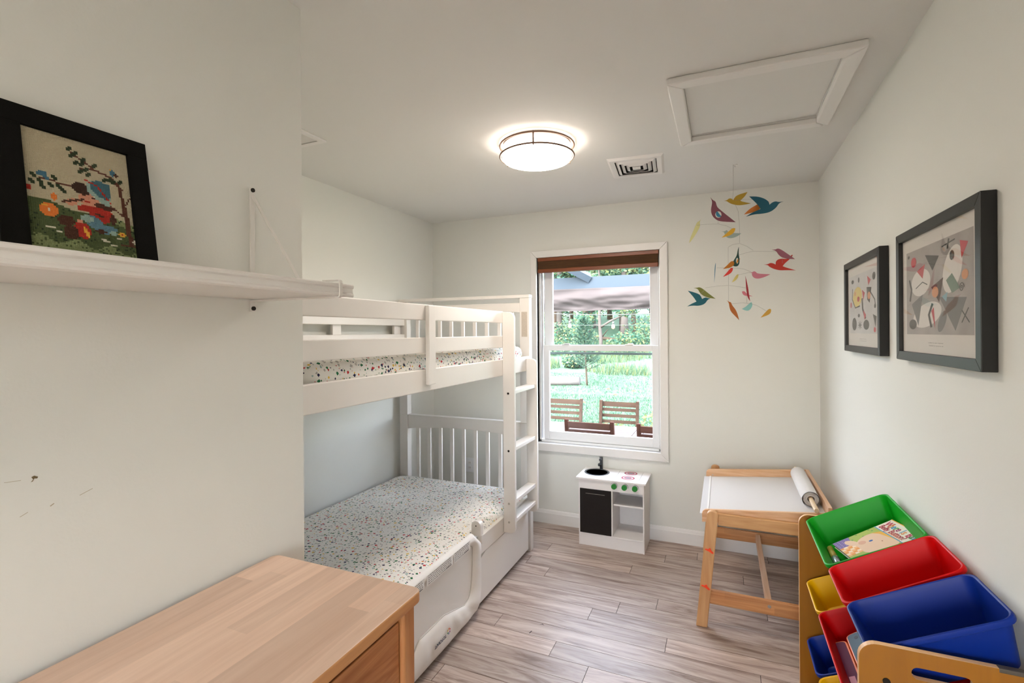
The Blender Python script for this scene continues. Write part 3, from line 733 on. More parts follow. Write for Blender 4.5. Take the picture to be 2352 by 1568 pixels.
# subdivide both outlines in step so that they stay matched
def subdiv(O, I, k=6):
    oo, ii = [], []
    for j in range(len(O)):
        a, b2, c, d = O[j], O[(j + 1) % len(O)], I[j], I[(j + 1) % len(I)]
        n2 = max(1, min(k * 3, int(math.dist(a, b2) / .02)))
        for t in range(n2):
            t /= n2
            oo.append((a[0] + (b2[0] - a[0]) * t, a[1] + (b2[1] - a[1]) * t)); ii.append((c[0] + (d[0] - c[0]) * t, c[1] + (d[1] - c[1]) * t))
    return oo, ii
OO, II = subdiv(outl, inl)
gxb = bx1 + .006
rings = []
for j, t in enumerate([0, .06, .2, .4, .6, .8, .94, 1]):
    rg = []
    for (a, b2), (c, d) in zip(OO, II):
        y, z = a + (c - a) * t, b2 + (d - b2) * t
        puff = .020 * math.sin(PI * min(1, max(0, t))) ** .6 if 0 < t < 1 else 0
        wr = mnoise.noise(V((y * 16, z * 16, 3))) * .006 * math.sin(PI * t)
        if z < .12 or y > 2.2: wr *= 2.2
        rg.append(V((gxb + .008 + puff + wr, y, z)))
    rings.append(rg)
back = [V((gxb, a, b2)) for a, b2 in OO]
mb = MB(); mb.loops([back] + rings, M['fabric']); mb.build('padded_border', bg_)
mb = MB(); mb.prism([(gxb + .002, y, z) for y, z in II], (.005, 0, 0), M['fabric2']); mb.build('mesh_panel', bg_)
mb = MB(); mb.tube([V((gxb + .0095, y, z)) for y, z in II], .0022, M['seam'], n=6, closed=True); mb.build('seam_piping', bg_)
mb = MB(); hx = bx1 - .010
mb.prism([(hx + a_, 2.335, z_) for a_, z_ in [(-.028, .405), (.028, .405)] + arc(0, .456, .028, 0, 180, 14)], (0, .034, 0), M['bed']); mb.build('hinge', bg_, bevel=.002)
mb = MB(); mb.cyl((hx, 2.3355, .458), (hx, 2.334, .458), .0035, M['screw'], n=12); mb.build('hinge_screw', bg_)
mb = MB(); mb.box(bx1 - .008, bx1 + .02, 2.345, 2.365, .36, .41, M['bed']); mb.build('hinge_strap', bg_, bevel=.004)
# printed warnings (upside down because the guard is folded down)
def guard_pt(y, z): return V((gxb + .0300, y, z))
for y0, y1 in ((2.03, 2.17), (1.80, 2.0), (1.5, 1.76)):
    mb = MB(); q = random.Random(int(y0 * 100))
    mb.prism([guard_pt(y0 - .01, .403), guard_pt(y1 + .01, .403), guard_pt(y1 + .01, .449), guard_pt(y0 - .01, .449)], (.0008, 0, 0), plain('satin label', (.86, .84, .81), .6))
    for k in range(5):
        zz = .4435 - k * .0085; y = y0
        while y < y1 - .01:
            wl = q.uniform(.006, .018)
            mb.prism([guard_pt(y, zz - .0012), guard_pt(min(y + wl, y1), zz - .0012), guard_pt(min(y + wl, y1), zz + .0012), guard_pt(y, zz + .0012)], (.0011, 0, 0), M['ink']); y += wl + .004
    add_text(mb, 'WARNING', .010, frame_mat(guard_pt(y1 - .002, .4135) + V((.0011, 0, 0)), (0, -1, 0), (0, 0, -1)), M['ink'])
    mb.build('warning_label', bg_)
mb = MB()
lg = V((gxb + .0335, 1.963, .112))
add_text(mb, 'TOTCRAFT', .019, frame_mat(lg + V((0, -.022, .002)), (0, -1, .0), (0, 0, -1)), cm('#27384f'), bold=.0006)
for k, c in enumerate(('#d8262b', '#e58a1f', '#e9c62a', '#2f9a48', '#2a55a8', '#b43a8f')):
    a0 = k * PI / 3
    pts = [lg + V((.0005, .014 * math.cos(a), .005 + .014 * math.sin(a))) for a in (a0, a0 + .35, a0 + .7)] + [lg + V((.0005, .005 * math.cos(a0 + .9), .005 + .005 * math.sin(a0 + .9)))]
    mb.prism(pts, (.0006, 0, 0), cm(c))
mb.build('logo', bg_)

# wall outlet behind the lower headboard
ol = thing('wall_outlet', 'white duplex wall outlet behind the bunk bed headboard slats', 'outlet', (-1.955, YB, .385))
mb = MB(); mb.box(-1.992, -1.918, YB - .005, YB - .0005, .325, .445, M['vinyl']); mb.build('cover_plate', ol, bevel=.002)
for zz in (.405, .365):
    mb = MB(); mb.prism([(x, YB - .007, z) for x, z in rrect(-1.971, -1.939, zz - .015, zz + .015, .008)], (0, .002, 0), M['trim'])
    for xx in (-1.962, -1.95): mb.box(xx, xx + .002, YB - .0075, YB - .0065, zz - .004, zz + .005, M['dark'])
    mb.build('socket', ol)

# ------------------------------------------------------------------ play kitchen
kt = thing('play_kitchen', 'white toy kitchen with black door under the window', 'toy kitchen', (-.715, 3.49, 0))
kx0, kx1, ky0, ky1 = -.940, -.490, 3.362, 3.626; Wh = M['white']
boxpart('side_panel', kt, Wh, kx0, kx0 + .009, ky0, ky1, 0, .464, .001); boxpart('side_panel', kt, Wh, kx1 - .009, kx1, ky0, ky1, 0, .464, .001)
boxpart('divider', kt, Wh, -.711, -.702, ky0 + .002, ky1 - .01, .088, .397, .001)
boxpart('back_panel', kt, Wh, kx0 + .009, kx1 - .009, ky1 - .008, ky1, .06, .464, 0)
boxpart('bottom_shelf', kt, Wh, kx0 + .009, kx1 - .009, ky0 - .001, ky1 - .008, .078, .088, .002); boxpart('plinth', kt, Wh, kx0 + .009, kx1 - .009, ky0 + .004, ky0 + .014, 0, .078, 0)
boxpart('shelf', kt, Wh, -.702, kx1 - .009, ky0 + .03, ky1 - .008, .290, .301, .002)
pn = boxpart('control_panel', kt, Wh, kx0 + .009, kx1 - .009, ky0 + .001, ky0 + .012, .397, .464, 0)
for xx in (-.690, -.620, -.550):
    mb = MB(); mb.cyl((xx, ky0 + .001, .434), (xx, ky0 - .018, .434), .019, M['kgreen'], r1=.0175, n=28); mb.build('knob', pn, bevel=.002)
mb = MB()
for xx, a0, a1, wd in ((-.690, 0, 180, .0008), (-.620, -10, 90, .0022), (-.550, -10, 100, .0018)):
    pts = arc(xx, .434, .0255, a0, a1, 14); pin = arc(xx, .434, .0255 - wd, a0, a1, 14)[::-1]
    mb.prism([(x, ky0 + .0011, z) for x, z in pts + pin], (0, -.0005, 0), M['black'])
mb.build('dial_marks', pn)
dk = boxpart('oven_door', kt, plain('black acrylic door', '#050506', .25), kx0 + .0095, -.7115, ky0 - .003, ky0 + .008, .0885, .3965, .001)
mb = MB(); mb.box(-.889, -.755, ky0 - .0042, ky0 - .003, .3635, .366, plain('worn edge', '#8d8a80', .6)); mb.build('handle_slot', dk)
tp = MB(); bm = tp.bm; i_ = tp.mi(Wh); SX, SY = -.845, 3.515
rc_ = [(kx0 - .016, ky0 - .012), (kx1 + .012, ky0 - .012), (kx1 + .012, YB - .013), (kx0 - .016, YB - .013)]; ci_ = ell(SX, SY, .078, .078, 40)
for zz in (.464, .4745):
    es = []
    for lp in (rc_, ci_):
        vs = [bm.verts.new((x, y, zz)) for x, y in lp]; es += [bm.edges.new((vs[k], vs[(k + 1) % len(vs)])) for k in range(len(vs))]
    bmesh.ops.triangle_fill(bm, edges=es, use_beauty=True)
for lp in (rc_, ci_): tp.loops([[V((x, y, .464)) for x, y in lp], [V((x, y, .4745)) for x, y in lp]], Wh, smooth=False)
tpo = tp.build('worktop', kt, merge=True)
tpo['label'] = 'white worktop with printed hob'
mb = MB(); mb.lathe([(.090, .4746), (.090, .4768), (.082, .4775), (.077, .4760), (.072, .462), (.064, .440), (.045, .430), (.0001, .428), (.0001, .426), (.046, .428), (.066, .438), (.0745, .462), (.076, .4746), (.090, .4746)], (SX, SY, 0), M['sink'], n=48); mb.build('sink', tpo, smooth=50)
mb = MB(); mb.cyl((-.833, 3.603, .4745), (-.833, 3.603, .565), .0115, M['faucet'], n=20); mb.cyl((-.833, 3.603, .553), (-.833, 3.56, .553), .008, M['faucet'], n=16); mb.cyl((-.835, 3.593, .508), (-.848, 3.580, .512), .011, M['faucet'], n=18); mb.build('faucet', tpo, bevel=.001)
mb = MB()
def flat_ring(mb, cx, cy, r0, r1, z, m, n_=36):
    A = [(cx + r1 * math.cos(2 * PI * i / n_), cy + r1 * math.sin(2 * PI * i / n_)) for i in range(n_)]; B = [(cx + r0 * math.cos(2 * PI * i / n_), cy + r0 * math.sin(2 * PI * i / n_)) for i in range(n_)]
    mb.loops([[V((x, y, z)) for x, y in A], [V((x, y, z)) for x, y in B]], m, smooth=False)
for cx, cy in ((-.612, 3.572), (-.612, 3.452)):
    for r0, r1, c in ((.0001, .047, '#8d8a8c'), (.036, .043, '#c23a55'), (.027, .034, '#d6cfd0'), (.018, .024, '#c23a55')):
        flat_ring(mb, cx, cy, r0, r1, .4747 + .0001 * (.047 - r1) * 40, cm(c))
for xx in (-.695, -.532): mb.box(xx - .0006, xx + .0006, 3.41, 3.62, .4745, .4748, M['ink'])
mb.build('hob_print', tpo)

# ------------------------------------------------------------------ drawing table
tb = thing('drawing_table', 'pine drawing table with tilted white board in the back right corner', 'table', (.17, 3.1, 0))
def trestle(yl, yb_, ynear):
    # yl: outer legs y range, yb_: crossbars y range
    for fx0, tx0, sg in ((-.134, -.077, 1), (.447, .395, -1)):
        n_ = 8; wd = .053
        def lx_(z): return fx0 + (tx0 - fx0) * z / .585
        pts = [(lx_(0), 0), (lx_(0) + wd, 0), (lx_(.57) + wd, .57)] + [(lx_(.57) + wd / 2 + wd / 2 * math.cos(t), .57 + .02 * math.sin(t)) for t in [PI * i / n_ for i in range(1, n_)]] + [(lx_(.57), .57)]
        mb = MB(); mb.prism([(x, yl[0], z) for x, z in pts], (0, yl[1] - yl[0], 0), M['pineZ']); lg_ = mb.build('leg', tb, bevel=.005, seg=3)
        if ynear and sg == 1:
            for zz in (.391, .206):
                xx = lx_(zz) + wd / 2; mb = MB()
                for a, b2 in ((-.019, .004), (.0, -.002)):
                    pass
                mb.prism([(x, yl[0] - .006, z) for x, z in [(xx - .021, zz + .004), (xx - .017, zz + .009), (xx - .004, zz + .007), (xx, zz + .013), (xx + .006, zz + .013), (xx + .010, zz + .003), (xx + .020, zz - .006), (xx + .019, zz - .011), (xx + .012, zz - .011), (xx, zz - .003)]], (0, .007, 0), M['orange'])
                mb.build('stop_clip', lg_, bevel=.0015)
    b2 = MB(); b2.box(-.028, .392, yb_[0], yb_[1], .513, .572, M['pinebar']); b2.build('top_bar', tb, bevel=.003)
    b2 = MB(); b2.box(-.085, .462, yb_[0], yb_[1], .112, .180, M['pinedark']); o_ = b2.build('lower_bar', tb, bevel=.003)
    if ynear:
        mb = MB(); mb.cyl((.199, yb_[0], .154), (.199, yb_[0] - .002, .154), .008, M['steel'], n=16); mb.build('bolt', o_)
trestle((2.648, 2.680), (2.676, 2.698), True)
trestle((3.566, 3.598), (3.548, 3.570), False)
mb = MB(); mb.box(.186, .212, 2.698, 3.548, .130, .172, M['pineY']); mb.build('stretcher', tb, bevel=.002)
def tz(x): return .552 + .095 * (x + .112)
mb = MB(); mb.prism([(-.115, 2.716, tz(-.115)), (.452, 2.716, tz(.452)), (.452, 3.415, tz(.452)), (-.115, 3.415, tz(-.115))], (0, 0, -.010), M['board']); tbo = mb.build('drawing_board', tb, bevel=.001); tbo['label'] = 'white drawing surface'
mb = MB(); mb.prism([(-.083, 2.716, tz(-.083) + .001), (-.073, 2.716, tz(-.073) + .001), (-.073, 3.415, tz(-.073) + .001), (-.083, 3.415, tz(-.083) + .001)], (0, 0, .002), M['trim']); mb.build('paper_guide', tbo)
for y0, up_ in ((2.700, .024), (3.417, .044)):
    n_ = 6; pts = [(-.104, tz(-.104) - .04), (.468, tz(.468) - .04), (.468, tz(.468) + up_), (-.079, tz(-.079) + up_)] + [(-.079 - .025 * math.sin(PI / 2 * i / n_), tz(-.079) + up_ - .025 + .025 * math.cos(PI / 2 * i / n_)) for i in range(1, n_ + 1)]
    mb = MB(); mb.prism([(x, y0, z) for x, z in pts], (0, .016, 0), M['pine']); sp_ = mb.build('side_rail', tb, bevel=.002)
    mb = MB(); mb.cyl((-.065, y0 - .001, tz(-.06) + .008), (-.065, y0 + .001, tz(-.06) + .008), .004, M['steel'], n=12); mb.build('screw', sp_)
mb = MB(); mb.box(.452, .470, 2.716, 3.417, tz(.452) - .04, tz(.452) + .048, M['pineY']); mb.build('back_rail', tb, bevel=.002)
mb = MB(); mb.cyl((.402, 2.69, .640), (.402, 3.43, .652), .0105, M['rod'], n=20); mb.build('roll_rod', tb, bevel=.001)
pr = thing('paper_roll', 'roll of white drawing paper on the dowel of the pine table', 'paper roll', (.4, 3.05, .64))
rings = []
# spiral cross section
turns = []
for i in range(120):
    a = i / 119 * 2 * PI * 4 - 2.2; r = .017 + (.041 - .017) * (i / 119) ** .7
    turns.append((r * math.cos(a), r * math.sin(a)))
mb = MB()
cy0, cy1 = V((.402, 2.85, .643)), V((.402, 3.31, .651))
mb.loops([[cy0 + V((x, 0, z)) for x, z in turns], [cy1 + V((x, 0, z)) for x, z in turns]], M['paper'], closed=False)
n_ = 40
mb.loops([[cy0 + V((r * math.cos(2 * PI * j / n_), d, r * math.sin(2 * PI * j / n_))) for j in range(n_)] for r, d in ((.016, .004), (.034, .004), (.034, .45), (.016, .45), (.016, .004))], M['paper'])
mb.build('rolled_paper', pr, smooth=60)
mb = MB(); mb.prism([(-.070, 2.745, tz(-.07) + .0008), (.385, 2.745, tz(.385) + .0008), (.385, 3.40, tz(.385) + .0008), (-.070, 3.40, tz(-.07) + .0008)], (0, 0, .0006), M['paper']); mb.build('pulled_sheet', pr)

# ------------------------------------------------------------------ toy organizer with bins
og = thing('toy_organizer', 'golden wooden toy bin rack standing along the right wall', 'toy storage rack', (.42, 1.74, 0))
def side_panel(y0, y1, zt, hole):
    pts = [(.555, 0), (.555, zt)] + [(x, z) for x, z in arc(.267 + .035, zt - .035, .035, 90, 180, 8)] + [(.267, 0)]
    mb = MB()
    if not hole:
        mb.prism([(x, y0, z) for x, z in pts], (0, y1 - y0, 0), M['panel'], mside=M['paneledge'])
    else:
        sl = arc(.372, .771, .0125, 90, 270, 8) + arc(.448, .771, .0125, -90, 90, 8)
        bm = mb.bm; i = mb.mi(M['panel']); j = mb.mi(M['paneledge'])
        for yy in (y0, y1):
            es = []
            for lp in (pts, sl):
                vs = [bm.verts.new((x, yy, z)) for x, z in lp]
                es += [bm.edges.new((vs[k], vs[(k + 1) % len(vs)])) for k in range(len(vs))]
            g = bmesh.ops.triangle_fill(bm, edges=es, use_beauty=True)
            for f in g['geom']:
                if isinstance(f, bmesh.types.BMFace): f.material_index = i
        mb.loops([[V((x, y0, z)) for x, z in pts], [V((x, y1, z)) for x, z in pts]], M['paneledge'], smooth=False)
        mb.loops([[V((x, y0, z)) for x, z in sl], [V((x, y1, z)) for x, z in sl]], M['paneledge'], smooth=False)
    return mb.build('side_panel', og, merge=True, bevel=.0015)
side_panel(2.192, 2.206, .778, False)
sp_ = side_panel(1.276, 1.290, .816, True)
for x_, z_ in ((.316, .741), ):
    mb = MB(); mb.cyl((x_, 1.2765, z_), (x_, 1.2735, z_), .007, M['screw'], n=16); mb.build('screw', sp_)
mb = MB(); mb.cyl((.555, 1.2765, .50), (.555, 1.274, .5), .006, M['screw'], n=12); mb.build('screw', sp_)
mb = MB(); mb.box(.500, .556, 1.2750, 1.2910, .808, .8170, plain('grey corner guard', '#4e463e', .5)); mb.build('corner_guard', sp_, bevel=.002)
BINS = []
def tbin(colr, y0, y1, zl, rise, label, hd=.105, xl=.286, xb_=.540):
    """tapered storage bin tilted toward the room; rim from the front lip (xl, zl) up to the wall side"""
    S = V((xb_ - xl, 0, rise)); ln = S.length; S.normalize(); Nn = V((-S.z, 0, S.x)); Y = V((0, 1, 0)); o_ = V((xl, 0, zl))
    def ring(ins, h, ins_b=None):
        ib = ins if ins_b is None else ins_b
        return [o_ + S * v + Y * u + Nn * h for u, v in rrect(y0 + ins, y1 - ins, ins, ln - ib, max(.008, .026 - ins * .3), 5)]
    mb = MB()
    rs = [ring(.022, -hd - .003, .034), ring(.020, -hd, .032), ring(.007, -.016), ring(.0035, -.015), ring(-.001, -.012), ring(-.002, -.006), ring(-.001, -.001), ring(.002, .0005), ring(.005, -.001), ring(.007, -.006), ring(.0095, -.014), ring(.022, -hd + .003, .034), ring(.026, -hd, .038)]
    mb.loops(rs, M[colr], cap0=True, cap1=True)
    t = tag(mb.build('storage_bin', smooth=35), label, 'storage bin', 'plastic bins in the toy rack')
    BINS.append((o_, S, Nn, ln))
    return t
G = tbin('green', 1.765, 2.172, .766, .134, 'large green plastic bin holding picture books, top row of the rack')
tbin('red', 1.522, 1.742, .772, .142, 'red plastic bin in the top row between green and blue bins')
tbin('blue', 1.302, 1.505, .785, .128, 'empty blue plastic bin in the top row nearest the camera')
tbin('yellow', 1.935, 2.172, .532, .12, 'yellow plastic bin in the second row below the green bin')
tbin('red', 1.50, 1.922, .540, .12, 'red plastic bin in the second row holding toy tablets')
tbin('blue', 1.945, 2.172, .312, .12, 'small blue plastic bin in the third row beside the far panel')
tbin('yellow', 1.53, 1.925, .318, .12, 'yellow plastic bin in the third row under the red toy bin')
tbin('red', 1.78, 2.172, .128, .10, 'red plastic bin in the bottom row near the floor', hd=.09)
for zl, rise in ((.77, .134), (.536, .12), (.315, .12), (.128, .10)):
    for f_, hh in ((.25, .125), (.78, .122)):
        S = V((.254, 0, rise)); ln = S.length; S.normalize(); Nn = V((-S.z, 0, S.x))
        hh = min(hh, .117) if zl > .2 else .100
        c = V((.286, 0, zl)) + S * ln * f_ - Nn * hh
        mb = MB(); mb.cyl((c.x, 1.290, max(c.z, .012)), (c.x, 2.192, max(c.z, .012)), .0075, M['steel'], n=14); mb.build('support_rod', og)

# picture books in the green bin
o_, S, Nn, ln = BINS[0]
def bin_fr(x, y, h, ang):
    """frame on the bin floor: up vector along the slope turned by ang"""
    p = o_ + S * ((x - .286) / S.x) + V((0, y, 0)) + Nn * h
    a = math.radians(ang); u = S * math.cos(a) + V((0, 1, 0)) * math.sin(a); r = S * math.sin(a) - V((0, 1, 0)) * math.cos(a)
    return p, r, u
def book(name, label, p, r, u, wd, ht, th, cov, pages):
    t = thing(name, label, 'book', p)
    nn = r.cross(u)
    mb = MB(); q = [p, p + r * wd, p + r * wd + u * ht, p + u * ht]
    mb.prism([a - nn * th for a in q], nn * .0015, cov); mb.prism([a - nn * .0015 for a in q], nn * .0015, cov); mb.build('cover', t)
    mb = MB(); k = .003; q2 = [p + r * k + u * k, p + r * (wd - k) + u * k, p + r * (wd - k) + u * (ht - k), p + r * k + u * (ht - k)]
    mb.prism([a - nn * (th - .0015) for a in q2], nn * (th - .003), pages); mb.build('pages', t)
    return t, nn
p, r, u = bin_fr(.325, 2.035, -.056, 12)
wd, ht = .185, .212
p = p - r * .0
bk, nn = book('picture_book', 'picture book titled Where Is Baby lying open-faced in the green bin', p, r, u, wd, ht, .014, cm('#efe8dc'), M['paper'])
bk['label'] = 'picture book with a baby on its cover lying in the green bin'
def cov2(pts, c, k): return [p + r * a + u * b2 + nn * (.0001 + k * .00015) for a, b2 in pts], cm(c)
mb = MB()
def cpoly(pts, c, k):
    q, m_ = cov2(pts, c, k); mb.face(q, m_)
cpoly([(0, 0), (wd, 0), (wd, ht * .70), (0, ht * .70)], '#a9bb58', 1)
rr_ = random.Random(5)
for _ in range(14): cpoly(ell(rr_.uniform(.005, .06), rr_.uniform(.03, .14), .0035, .0035, 10), '#5c9a52', 2)
cpoly([(0, 0), (.10, 0), (.075, .045), (0, .055)], '#7b69a6', 3)
for i in range(6):
    for j in range(4): cpoly(ell(.006 + i * .011, .006 + j * .011, .0016, .0016, 6), '#c9bfdc', 4)
cpoly(ell(.11, .105, .075, .062, 28), '#e6c5a8', 3)
cpoly([(.035, .120), (.05, .148), (.10, .148), (.14, .148), (.10, .142), (.06, .135)], '#e8b043', 4)
cpoly(ell(.085, .095, .0055, .0065, 14), '#1c5fb0', 5); cpoly(ell(.115, .118, .004, .0022, 10), '#b0785c', 5); cpoly(ell(.075, .07, .014, .012, 16), '#dba88f', 4)
cpoly(ell(.05, .045, .03, .014, 18, .3), '#e6c5a8', 5)
for i in range(6):
    for j in range(4): cpoly([(.06 + i * .012, .0 + j * .012), (.072 + i * .012, .0 + j * .012), (.072 + i * .012, .012 + j * .012), (.06 + i * .012, .012 + j * .012)], ('#e79a4d', '#f3dcc0', '#efb67b')[(i + j) % 3], 4)
cpoly([(0, ht * .70), (wd, ht * .70), (wd, ht * .715), (0, ht * .715)], '#3b9cc9', 6)
cpoly([(0, ht * .985), (wd, ht * .985), (wd, ht), (0, ht)], '#e8b043', 6)
x = .010
for ch, c in zip('Where Is Baby’s', ['#c2315a', '#e08a3a', '#2f9bc4', '#4a9a3c', '#a8436f', '#000000', '#7fb1d8', '#e7945a', '#000000', '#c2315a', '#3c8f57', '#2f7fc0', '#d98a2b', '#c2315a', '#a8436f']):
    if ch != ' ': add_text(mb, ch, .034, frame_mat(p + r * x + u * (ht * .835) + nn * .0006, r, u), cm(c), bold=.0006)
    x += {'W': .026, 'I': .010, ' ': .008, 'B': .019, 'r': .012, '’': .007}.get(ch, .0165)
add_text(mb, 'Belly Button?', .028, frame_mat(p + r * .012 + u * (ht * .742) + nn * .0006, r, u), cm('#b02a3e'), bold=.0004)
mb.build('cover_print', bk)
p, r, u = bin_fr(.335, 2.085, -.078, 4)
bk2, nn2 = book('board_book', 'maroon and pink board book under the baby picture book', p, r, u, .16, .15, .012, cm('#6e2f33', .4), M['paper'])
mb = MB()
q = lambda a, b2, k: p + r * a + u * b2 + nn2 * (.0001 + k * .00015)
mb.face([q(0, .07, 1), q(.16, .07, 1), q(.16, .145, 1), q(0, .145, 1)], cm('#b8757f')); mb.face([q(a, b2, 1) for a, b2 in ell(.07, .03, .022, .022, 20)], cm('#c8341c')); mb.face([q(a, b2, 1) for a, b2 in [(.012, .02), (.017, .02), (.017, .038), (.012, .038)]], cm('#d8d2c8'))
mb.build('cover_print', bk2)
bt = thing('glitter_tube', 'small clear tube with silver cap beside the books in the green bin', 'toy tube', (.325, 1.95, .70))
a0, a1, a2 = bin_fr(.312, 2.05, -.074, 0)[0], bin_fr(.312, 1.965, -.074, 0)[0], bin_fr(.312, 1.915, -.074, 0)[0]
mb = MB(); mb.cyl(a0, a1, .010, plain('pale yellow gel', '#a99b4a', .2), n=18); mb.build('tube_body', bt)
mb = MB(); mb.cyl(a1, a2, .0125, plain('silver cap', '#b8c2cc', .25, .8), n=18); mb.build('tube_cap', bt, bevel=.002)
# toy tablets in the second-row red bin
def tablet(name, label, a, up, yw, h, colr, sticker):
    """slab: a = upper edge middle, up = direction down the face, yw = half length"""
    t = thing(name, label, 'toy', a); up = V(up).normalized(); Y = V((0, 1, 0)); nn = Y.cross(up).normalized()
    if nn.z < 0: nn = -nn
    fr_ = lambda y, s_, d: V(a) + Y * y + up * s_ + nn * d
    mb = MB(); mb.prism([fr_(x, y, -.010) for x, y in rrect(-yw, yw, 0, h, .016)], nn * .010, cm('#e8702a', .35)); mb.build('tablet_frame', t, bevel=.002)
    mb = MB(); mb.prism([fr_(x, y, .0002) for x, y in rrect(-yw + .006, yw - .006, .006, h - .005, .012)], nn * .0012, colr); mb.build('tablet_screen', t)
    mb = MB()
    if sticker: mb.prism([fr_(x, y, .0016) for x, y in [(-.06, .014), (-.09, .014), (-.09, .03), (-.06, .03)]], nn * .0004, cm('#c98a9a'));
    else:
        mb.prism([fr_(x, y, .0016) for x, y in ell(.085, .02, .007, .006, 16)], nn * .0004, M['black'])
    mb.build('sticker' if sticker else 'camera_dot', t)
    return t
tablet('toy_tablet', 'orange rimmed purple toy tablet leaning in the second-row red bin', (.352, 1.725, .512), (-.045, 0, -.022), .115, .045, plain('dark purple film', '#5a0f34', .5, spec=.15), True)
tablet('toy_tablet', 'orange rimmed grey toy tablet in the second-row red bin', (.392, 1.74, .545), (-.04, 0, -.03), .115, .05, plain('grey blue film', '#4f646f', .5, spec=.15), False)

# ------------------------------------------------------------------ framed prints on the right wall
def framed(label, y0, y1, z0, z1, fw_, shapes, ground):
    x0, x1 = .536, .5662
    t = thing('framed_print', label, 'picture', (XR, (y0 + y1) / 2, z0))
    O = [(y0, z0), (y1, z0), (y1, z1), (y0, z1)]; I = [(y0 + fw_, z0 + fw_), (y1 - fw_, z0 + fw_), (y1 - fw_, z1 - fw_), (y0 + fw_, z1 - fw_)]
    mb = MB()
    for k in range(4):
        q = [O[k], O[(k + 1) % 4], I[(k + 1) % 4], I[k]]; mb.prism([(x0, a, b2) for a, b2 in q], (x1 - x0, 0, 0), M['blackframe'])
    mb.build('picture_frame', t, bevel=.0015)
    iy0, iy1, iz0, iz1 = y0 + fw_, y1 - fw_, z0 + fw_, z1 - fw_
    mb = MB(); mb.box(x0 + .012, x0 + .014, iy0 - .004, iy1 + .004, iz0 - .004, iz1 + .004, cm('#cfc8bf', .8)); pm = mb.build('paper_mount', t)
    mb = MB(); mgy, mgt, mgb = .035, .04, .055
    Wd, Ht = (iy1 - iy0) - 2 * mgy, (iz1 - iz0) - mgt - mgb
    if Wd < .4: pass
    PT = lambda u, v, k: V((x0 + .012 - .0002 * (k + 1), iy1 - mgy - u * Wd, iz0 + mgb + v * Ht))   # u runs left to right as seen from the room
    mb.face([PT(0, 0, 0), PT(1, 0, 0), PT(1, 1, 0), PT(0, 1, 0)], ground)
    for k, (pts, c) in enumerate(shapes): mb.face([PT(min(1, max(0, a)), min(1, max(0, b2)), 1 + k * .1) for a, b2 in pts], cm(c, .8))
    q = random.Random(int(y0 * 50))
    for zz in (.030, .022):
        y = (iy0 + iy1) / 2 - .05
        while y < (iy0 + iy1) / 2 + .05:
            l_ = q.uniform(.004, .012); mb.box(x0 + .0112, x0 + .0119, y, y + l_, iz0 + zz, iz0 + zz + .0022, cm('#b3aca4')); y += l_ + .004
    mb.build('abstract_print', t)
    mb = MB(); mb.box(x0 + .007, x0 + .0085, iy0 - .003, iy1 + .003, iz0 - .003, iz1 + .003, M['picglass']); mb.build('picture_glass', t)
    return t
def stroke(pts, w_):
    out, back = [], []
    for i, (x, y) in enumerate(pts):
        a = pts[max(i - 1, 0)]; b2 = pts[min(i + 1, len(pts) - 1)]; dx, dy = b2[0] - a[0], b2[1] - a[1]; L = math.hypot(dx, dy) or 1
        out.append((x - dy / L * w_, y + dx / L * w_)); back.append((x + dy / L * w_, y - dx / L * w_))
    return out + back[::-1]
K, RD, GN, YE, GR, WH, OR, BR, BL = '#3f3d39', '#b5353f', '#6c8070', '#cdb562', '#6d6c69', '#d3ccc4', '#c98a5e', '#4a332a', '#7fa3ad'
big = [(ell(.26, .60, .17, .15, 30, .5), WH), (ell(.74, .66, .12, .24, 30, -.25), WH), (ell(.36, .22, .24, .13, 30, .3), WH), ([(.10, .36), (.30, .46), (.22, .10)], GR), (ell(.60, .14, .05, .12, 22, -.4), GR), (ell(.12, .12, .07, .06, 20), K),
       (ell(.14, .86, .05, .06, 18), RD), ([(.34, .90), (.56, .84), (.46, .70)], K), ([(.44, .52), (.62, .60), (.56, .34)], BR), ([(.56, .40), (.92, .36), (.78, .04)], GR), ([(.84, .92), (.94, .88), (.86, .74)], RD),
       (ell(.50, .46, .05, .06, 16), OR), ([(.60, .40), (.68, .44), (.66, .34)], BL), ([(.20, .74), (.34, .80), (.30, .64)], RD), (stroke([(.06, .66), (.10, .54), (.07, .40)], .014), K), (stroke([(.44, .08), (.40, .22), (.46, .34)], .016), K),
       (stroke([(.60, .92), (.78, .95)], .007), K), (stroke([(.70, .98), (.68, .88)], .010), K), (ell(.90, .58, .04, .05, 16), OR), ([(.44, .26), (.50, .06), (.48, .30)], RD), (stroke([(.86, .24), (.95, .12)], .006), K), (stroke([(.94, .26), (.86, .12)], .006), K),
       (stroke([(.86 + .03 * (1 - t) * math.cos(t * 12), .46 + .05 * (1 - t) * math.sin(t * 12)) for t in [i / 24 for i in range(24)]], .004), K), ([(.66, .56), (.74, .62), (.84, .46), (.74, .42)], GN), (ell(.74, .80, .03, .05, 14), K), (ell(.05, .94, .02, .02, 10), K), (stroke([(.18, .54), (.30, .60), (.38, .56)], .006), K)]
